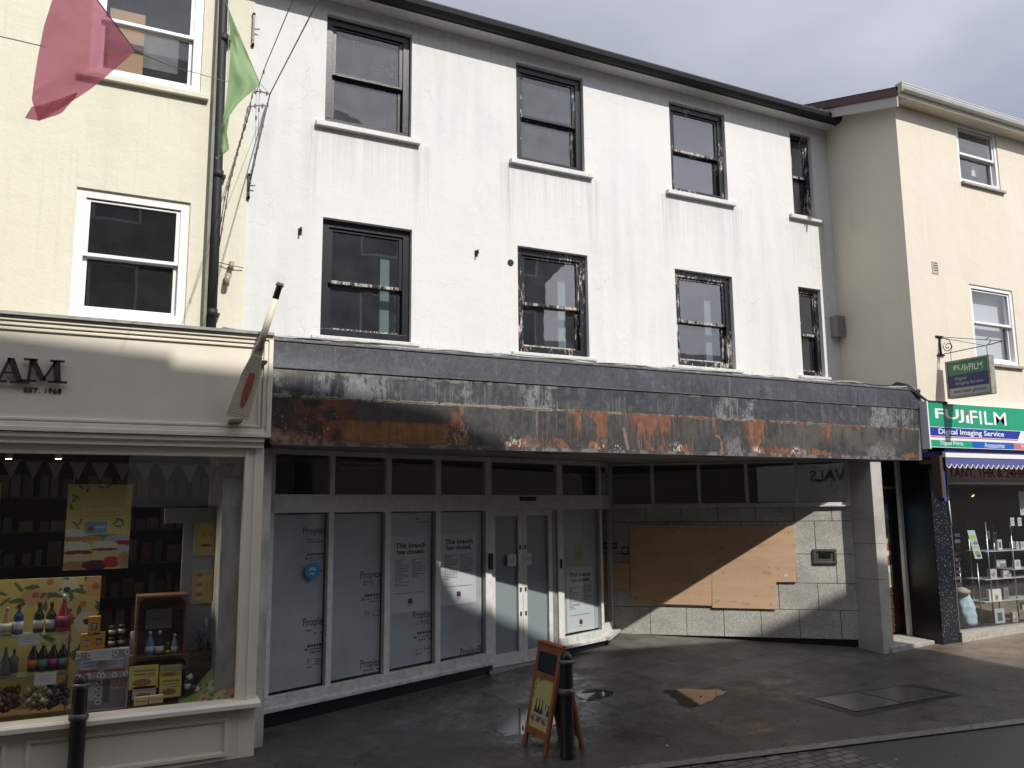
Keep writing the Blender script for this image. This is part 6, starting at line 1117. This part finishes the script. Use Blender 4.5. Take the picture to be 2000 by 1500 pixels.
def cloth_mat(name, c, tr=.45):
    m = bpy.data.materials.new(name); m.use_nodes = True; n = m.node_tree.nodes; l = m.node_tree.links; n.clear(); o = n.new('ShaderNodeOutputMaterial'); d = n.new('ShaderNodeBsdfDiffuse'); t = n.new('ShaderNodeBsdfTranslucent'); d.inputs[0].default_value = (*c, 1); t.inputs[0].default_value = (*c, 1)
    x = n.new('ShaderNodeMixShader'); x.inputs[0].default_value = tr; l.new(d.outputs[0], x.inputs[1]); l.new(t.outputs[0], x.inputs[2]); tp = n.new('ShaderNodeBsdfTransparent'); tp.inputs[0].default_value = (.9, .45, .55, 1) if c[0] > c[1] else (.5, .8, .45, 1); x2 = n.new('ShaderNodeMixShader'); x2.inputs[0].default_value = .28; l.new(x.outputs[0], x2.inputs[1]); l.new(tp.outputs[0], x2.inputs[2]); l.new(x2.outputs[0], o.inputs[0]); return m
pk = cloth_mat('sheer_pink_cloth', (.88, .36, .47), .5); gn = cloth_mat('sheer_green_cloth', (.34, .46, .29))
cloth([(118, -55), (102, 0), (86, 50), (74, 110), (66, 160), (62, 195), (70, 220), (74, 234)], [(150, -60), (190, 0), (226, 50), (264, 100), (228, 132), (180, 172), (130, 205), (76, 237)], 5.2, 'large sheer pink pennant flag blowing in front of the upper yellow wall', pk, ny=44, nx=30, wave=.06, ry=.15)
cloth([(62, 208), (80, 205), (110, 196), (150, 180)], [(48, 231), (76, 236), (120, 222), (152, 184)], 5.14, 'rolled lower edge of the large pink pennant flag', pk, ny=10, nx=6, wave=.015)
cloth([(446, 18), (449, 60), (449, 110), (447, 150), (441, 200), (433, 240), (427, 262), (430, 285), (434, 302), (420, 307)], [(448, 20), (464, 60), (484, 108), (507, 160), (500, 174), (470, 196), (448, 225), (443, 260), (448, 292), (424, 311)], 8.0, 'narrow green pennant flag trailing past the drainpipe', gn, ny=40, nx=14, wave=.05)
m = MB(); pts = [onY(150, -60, 5.1), onY(190, 0, 5.2), onY(264, 100, 5.25)]; m.tube([tuple(p) for p in pts], .004, 5); m.tube([tuple(onY(264, 100, 5.25)), tuple(onY(330, 128, 6.3)), tuple(onY(445, 160, 8.0)), tuple(onY(447, 20, 8.0)), tuple(onY(440, 0, 8.0))], .003, 5); m.tube([tuple(onY(447, 20, 8)), tuple(onY(507, 162, 8)), tuple(onY(527, 184, YW-.12))], .003, 5); m.tube([tuple(onY(-40, 62, 5.0)), tuple(onY(30, 78, 5.1)), tuple(onY(90, 92, 5.2))], .003, 5)
tag(m.obj('bunting_string', M['thread']), 'thin cord carrying the pink and green flags across the street', 'cord')
# ---- oar fixed to the cream fascia
t = thing('oar', onY(462, 822, YF-.25), 'long cream wooden oar with faded red oval on its blade, fixed to the cream fascia', 'oar')
A_ = onY(463, 815, YF-.16); B_ = onY(548, 552, YF-.55); dr_ = (B_-A_).normalized(); LEN = (B_-A_).length; sd = dr_.cross(Vector((0, 1, 0))).normalized(); nm_ = dr_.cross(sd)
def OP(u, w, h): return A_+dr_*u*LEN+sd*w+nm_*h
m = MB(OP); pr = [(0, .115), (.02, .12), (.30, .10), (.46, .055), (.55, .040)]
for (u0, w0), (u1, w1) in zip(pr, pr[1:]): m.hexa([(u0, -w0, -.012), (u0, w0, -.012), (u0, w0, .012), (u0, -w0, .012)], [(u1, -w1, -.012-.018*(u1 > .4)), (u1, w1, -.012-.018*(u1 > .4)), (u1, w1, .012+.018*(u1 > .4)), (u1, -w1, .012+.018*(u1 > .4))])
m.obj('blade', M['oarwhite'], t, .006); m = MB(); m.tube([tuple(OP(.50, 0, 0)), tuple(OP(.88, 0, 0))], [.040, .034], 12); m.obj('shaft', M['oarwhite'], t)
m = MB(); m.tube([tuple(OP(.88, 0, 0)), tuple(OP(.97, 0, 0)), tuple(OP(.972, 0, 0)), tuple(OP(1.0, 0, 0))], [.035, .032, .045, .036], 12); m.obj('handle', cmat('dark_worn_grip', (.13, .105, .08), .6), t)
for s in (1, -1):
    m = MB(OP); m.extr([(.22+.15*math.cos(a*.2618), .040*math.sin(a*.2618)-.012, s*.0125) for a in range(24)], (0, 0, s*.003)); m.obj('red_oval', M['red'], t)
for px, py in ((460, 822), (508, 708)):
    q = onY(px, py, YF-.2); m = MB(); m.box(q.x-.06, q.x+.06, YF-.3, YF-.02, q.z-.02, q.z+.01); m.obj('support_bracket', cmat('brown_bracket', (.2, .16, .1), .6), t)
# ================================================================ STREET FURNITURE
def bollard(p, h, label):
    t = thing('bollard', p, label, 'bollard', 'black cast iron bollards along the kerb'); r = .068
    m = MB(); m.lathe([(r*1.25, -.15), (r*1.2, .03), (r*1.05, .06), (r*1.02, h*.55), (r*.98, h-.13), (r*.98, h-.12)], n=20); m.obj('shaft', M['iron'], t, local=True)
    m = MB(); m.lathe([(r*1.0, h*.62-.035), (r*1.28, h*.62-.02), (r*1.32, h*.62), (r*1.28, h*.62+.02), (r*1.0, h*.62+.035)], n=20); m.obj('middle_ring', cmat('worn_iron_ring', (.10, .09, .085), .4, noise=.6, nscale=18), t, local=True)
    m = MB(); m.lathe([(r*1.0, h-.13), (r*1.25, h-.12), (r*1.34, h-.105), (r*1.25, h-.09), (r*1.0, h-.08)], n=20); m.obj('neck_ring', M['worn_iron_ring'], t, local=True)
    m = MB(); m.lathe([(r*.95, h-.085), (r*.93, h-.06), (r*.72, h-.022), (r*.4, h-.004), (0, h)], n=20); m.obj('domed_cap', M['iron'], t, local=True); return t
q = onG(1109, 1480); bollard(tuple(q), 1.05, 'black iron bollard standing inside the open side of the wooden pavement sign')
q = onZ(158, 1330, ground(.2, 7)+1.04); bollard((q.x, q.y, ground(q.x, q.y)), 1.04, 'black iron bollard in front of the cream shop window, at the bottom left')
# small litter: leaves, grit and butts
m = MB(); rnd = random.Random(77); mats = [cmat('dead_leaf', (.12, .07, .03), .8), cmat('pale_litter', (.45, .43, .38), .8), cmat('dark_grit', (.03, .028, .025), .8)]
for i in range(150):
    p = onG(rnd.uniform(520, 1990), rnd.uniform(1290, 1495)) if i % 3 else FS(rnd.uniform(.2, 5.5), -rnd.uniform(.08, .5), 0)
    z = ground(p.x, p.y)+.005; a = rnd.uniform(0, 3.14); l_ = rnd.uniform(.008, .03); w_ = l_*rnd.uniform(.3, .7); ca, sa = math.cos(a), math.sin(a); m.mi = rnd.choice((0, 0, 1, 2, 2))
    m.poly([(p.x-l_*ca, p.y-l_*sa, z), (p.x+w_*sa, p.y-w_*ca, z+.004), (p.x+l_*ca, p.y+l_*sa, z+.002), (p.x-w_*sa, p.y+w_*ca, z+.006)])
tag(m.obj('litter', mats), 'scattered dead leaves, grit and cigarette ends on the wet paving', 'litter', kind='stuff')
# wooden A board
F1 = onG(1020, 1451); F2 = onG(1066, 1478); F3 = onG(1149, 1467); wv = (F1-F2); F4 = F3+wv; ab = thing('pavement_sign', ((F1.x+F3.x)/2, (F1.y+F2.y)/2, F2.z), 'orange wooden A-board with a yellow wine bottle poster and small blackboard panel', 'A-board')
zt_ = F2.z+1.06; W_ = abs(F1.y-F2.y); yc = (F1.y+F2.y)/2; xm = (F1.x+F3.x)/2+.0; TA = Vector((xm-.025, 0, zt_)); BA = Vector((F1.x, 0, (F1.z+F2.z)/2))
def face_fr(top, bot, sgn):          # x: along the board, y: depth, z: distance up the leaning face
    up = (top-bot); Ln = up.length; up.normalize(); ax = Vector((0, -sgn, 0)); nn = ax.cross(up)*1; c = Vector((bot.x, yc, bot.z))
    return (lambda x, y, z: c+ax*x-nn*y+up*z), Ln
FA, LA = face_fr(TA, BA, 1); TB = Vector((xm+.025, 0, zt_)); FB, LB = face_fr(TB, Vector((F3.x, 0, F3.z)), -1); hw = W_/2
for T_, L__, nm in ((FA, LA, 'front_frame'), (FB, LB, 'rear_frame')):
    m = MB(T_); m.box(-hw, -hw+.055, -.0, .035, 0, L__); m.box(hw-.055, hw, -.0, .035, 0, L__); m.box(-hw+.055, hw-.055, 0, .035, L__-.09, L__); m.box(-hw+.055, hw-.055, 0, .035, .13, .21)
    if nm == 'front_frame': m.box(-hw+.055, hw-.055, 0, .035, L__-.36, L__-.30)
    fr_ = m.obj(nm, M['wood'], ab, .005)
m = MB(FA); m.box(-hw+.055, hw-.055, .012, .022, LA-.30, LA-.09); m.obj('blackboard', cmat('slate_blackboard', (.015, .017, .02), .5, noise=.4), ab)
im = Img(56, 100, (.50, .44, .16)); 
for x, y, r in ((.05, .05, 1), (.2, .03, .4), (.1, .14, 2), (.25, .07, 1.6), (.05, .25, .8), (.35, .03, .3), (.04, .38, 1.4)): im.ell(x, y, .07, .02, (.12, .18, .06), r)
im.lines(.4, .85, .36, .375, 1, (.35, .25, .08), 3)
for i, x in enumerate((.24, .40, .56, .76, .90)): im.rect(x-.022, x+.022, .42+(i > 2)*.05, .62, (.02, .02, .03)); im.ell(x, .68, .075, .12, (.03, .035, .06) if i != 3 else (.42, .38, .25)); im.rect(x-.07, x+.07, .70, .76, (.42, .38, .33))
for i in range(9): im.ell(.1+.1*i, .82+.03*(i % 2), .07, .05, ((.25, .09, .06), (.16, .06, .05), (.45, .38, .28))[i % 3])
im.rect(0, 1, .885, 1, (.50, .44, .16))
painted('sign_poster', FA, -hw+.055, hw-.055, .21, LA-.36, im.a, ab, y=.010, thick=.01)
m = MB(FB); m.box(-hw+.055, hw-.055, .012, .022, .21, LB-.09); m.obj('rear_panel', M['slate_blackboard'], ab)
m = MB(); m.box(xm-.04, xm+.04, yc-hw, yc+hw, zt_-.005, zt_+.015); m.obj('top_rail', M['wood'], ab, .006)
m = MB(); z_ = F2.z+.62; m.tube([(xm-.1, yc-hw+.03, z_), (xm+.1, yc-hw+.03, z_)], .004, 5); m.obj('restraint_cord', M['thread'], ab)
# ================================================================ ACROSS THE STREET (casts the street's shade, shows in the glass)
op = thing('opposite_terrace', (4, -2.2, 0), 'tall terrace across the street, behind the viewer, whose roofline shades the road', 'building')
prof_ = [(-3.0, 1.185), (.157, 1.178), (.30, 1.168), (.30, 1.160), (.45, 1.152), (.574, 1.132), (.66, 1.095), (.70, 1.052), (.82, 1.034), (.96, 1.0), (1.09, .98), (1.17, .966), (1.262, .953), (1.30, .94), (1.335, .80), (1.30, .775), (1.235, .70), (1.225, .2), (1.225, -.3), (-3.0, -.3)]
m = MB(); tp_ = prof_[:13]
for (a, b), (c, d) in zip(tp_, tp_[1:]):
    a_, c_ = min(a, 1.225), min(c, 1.225)
    if c_ > a_+1e-6: m.hexa([(a_*D, -9.7, -1), (c_*D, -9.7, -1), (c_*D, -2.2, -1), (a_*D, -2.2, -1)], [(a_*D, -9.7, b*D+ZC), (c_*D, -9.7, d*D+ZC), (c_*D, -2.2, d*D+ZC), (a_*D, -2.2, b*D+ZC)])
m.extr([(1.2251*D, -2.2, .955*D+ZC), (1.2251*D, -2.2, .69*D+ZC), (1.335*D, -2.2, .80*D+ZC), (1.30*D, -2.2, .94*D+ZC)], (0, -7.5, 0)); m.obj('wall', mat('grey_buff_render', (.16, .145, .125), .9, noise=.15), op)
m = MB(); m.box(.6, 6.2, -2.2, -2.12, 2.4, 3.95); m.obj('shop_board', cmat('pale_shop_board', (.78, .77, .73), .6), op)
OT = Fr(6.2, -2.12, 0, -2.12); lettering('REMOVALS', OT, .65, 3.5, 3.05, 3.45, -.004, M['text'], op, 'lettering', .03)
m = MB(); m2 = MB()
for r in range(3):
    for c in range(9): x = -8+c*2.5; z = 4.4+r*2.9; m.box(x, x+1.1, -2.2, -2.17, z, z+1.6); m2.rect(x-.06, x+1.16, z-.06, z+1.66, .06, -2.2, -2.15)
m.obj('window_glass', cmat('black_reflected_glass', (.015, .017, .02), .1), op); m2.obj('window_frame', M['upvc'], op)
op2 = thing('opposite_house', (22, -4, 0), 'low slate roofed house across the street, behind the viewer', 'building')
m = MB(); m.extr([(14.6, -2.6, -1), (40, -2.6, -1), (40, -2.6, 6.6), (14.6, -2.6, 6.6)], (0, -7, 0)); m.obj('wall', mat('pale_house_render', (.3, .28, .24), .9), op2)
m = MB(); m.extr([(14.4, -2.3, 6.6), (14.4, -6.2, 8.9), (14.4, -10, 6.6)], (26, 0, 0)); m.obj('roof', M['slate'], op2); m = MB(); m.box(17, 18, -6.8, -5.8, 8.2, 10.3); m.obj('chimney', M['stone'], op2)
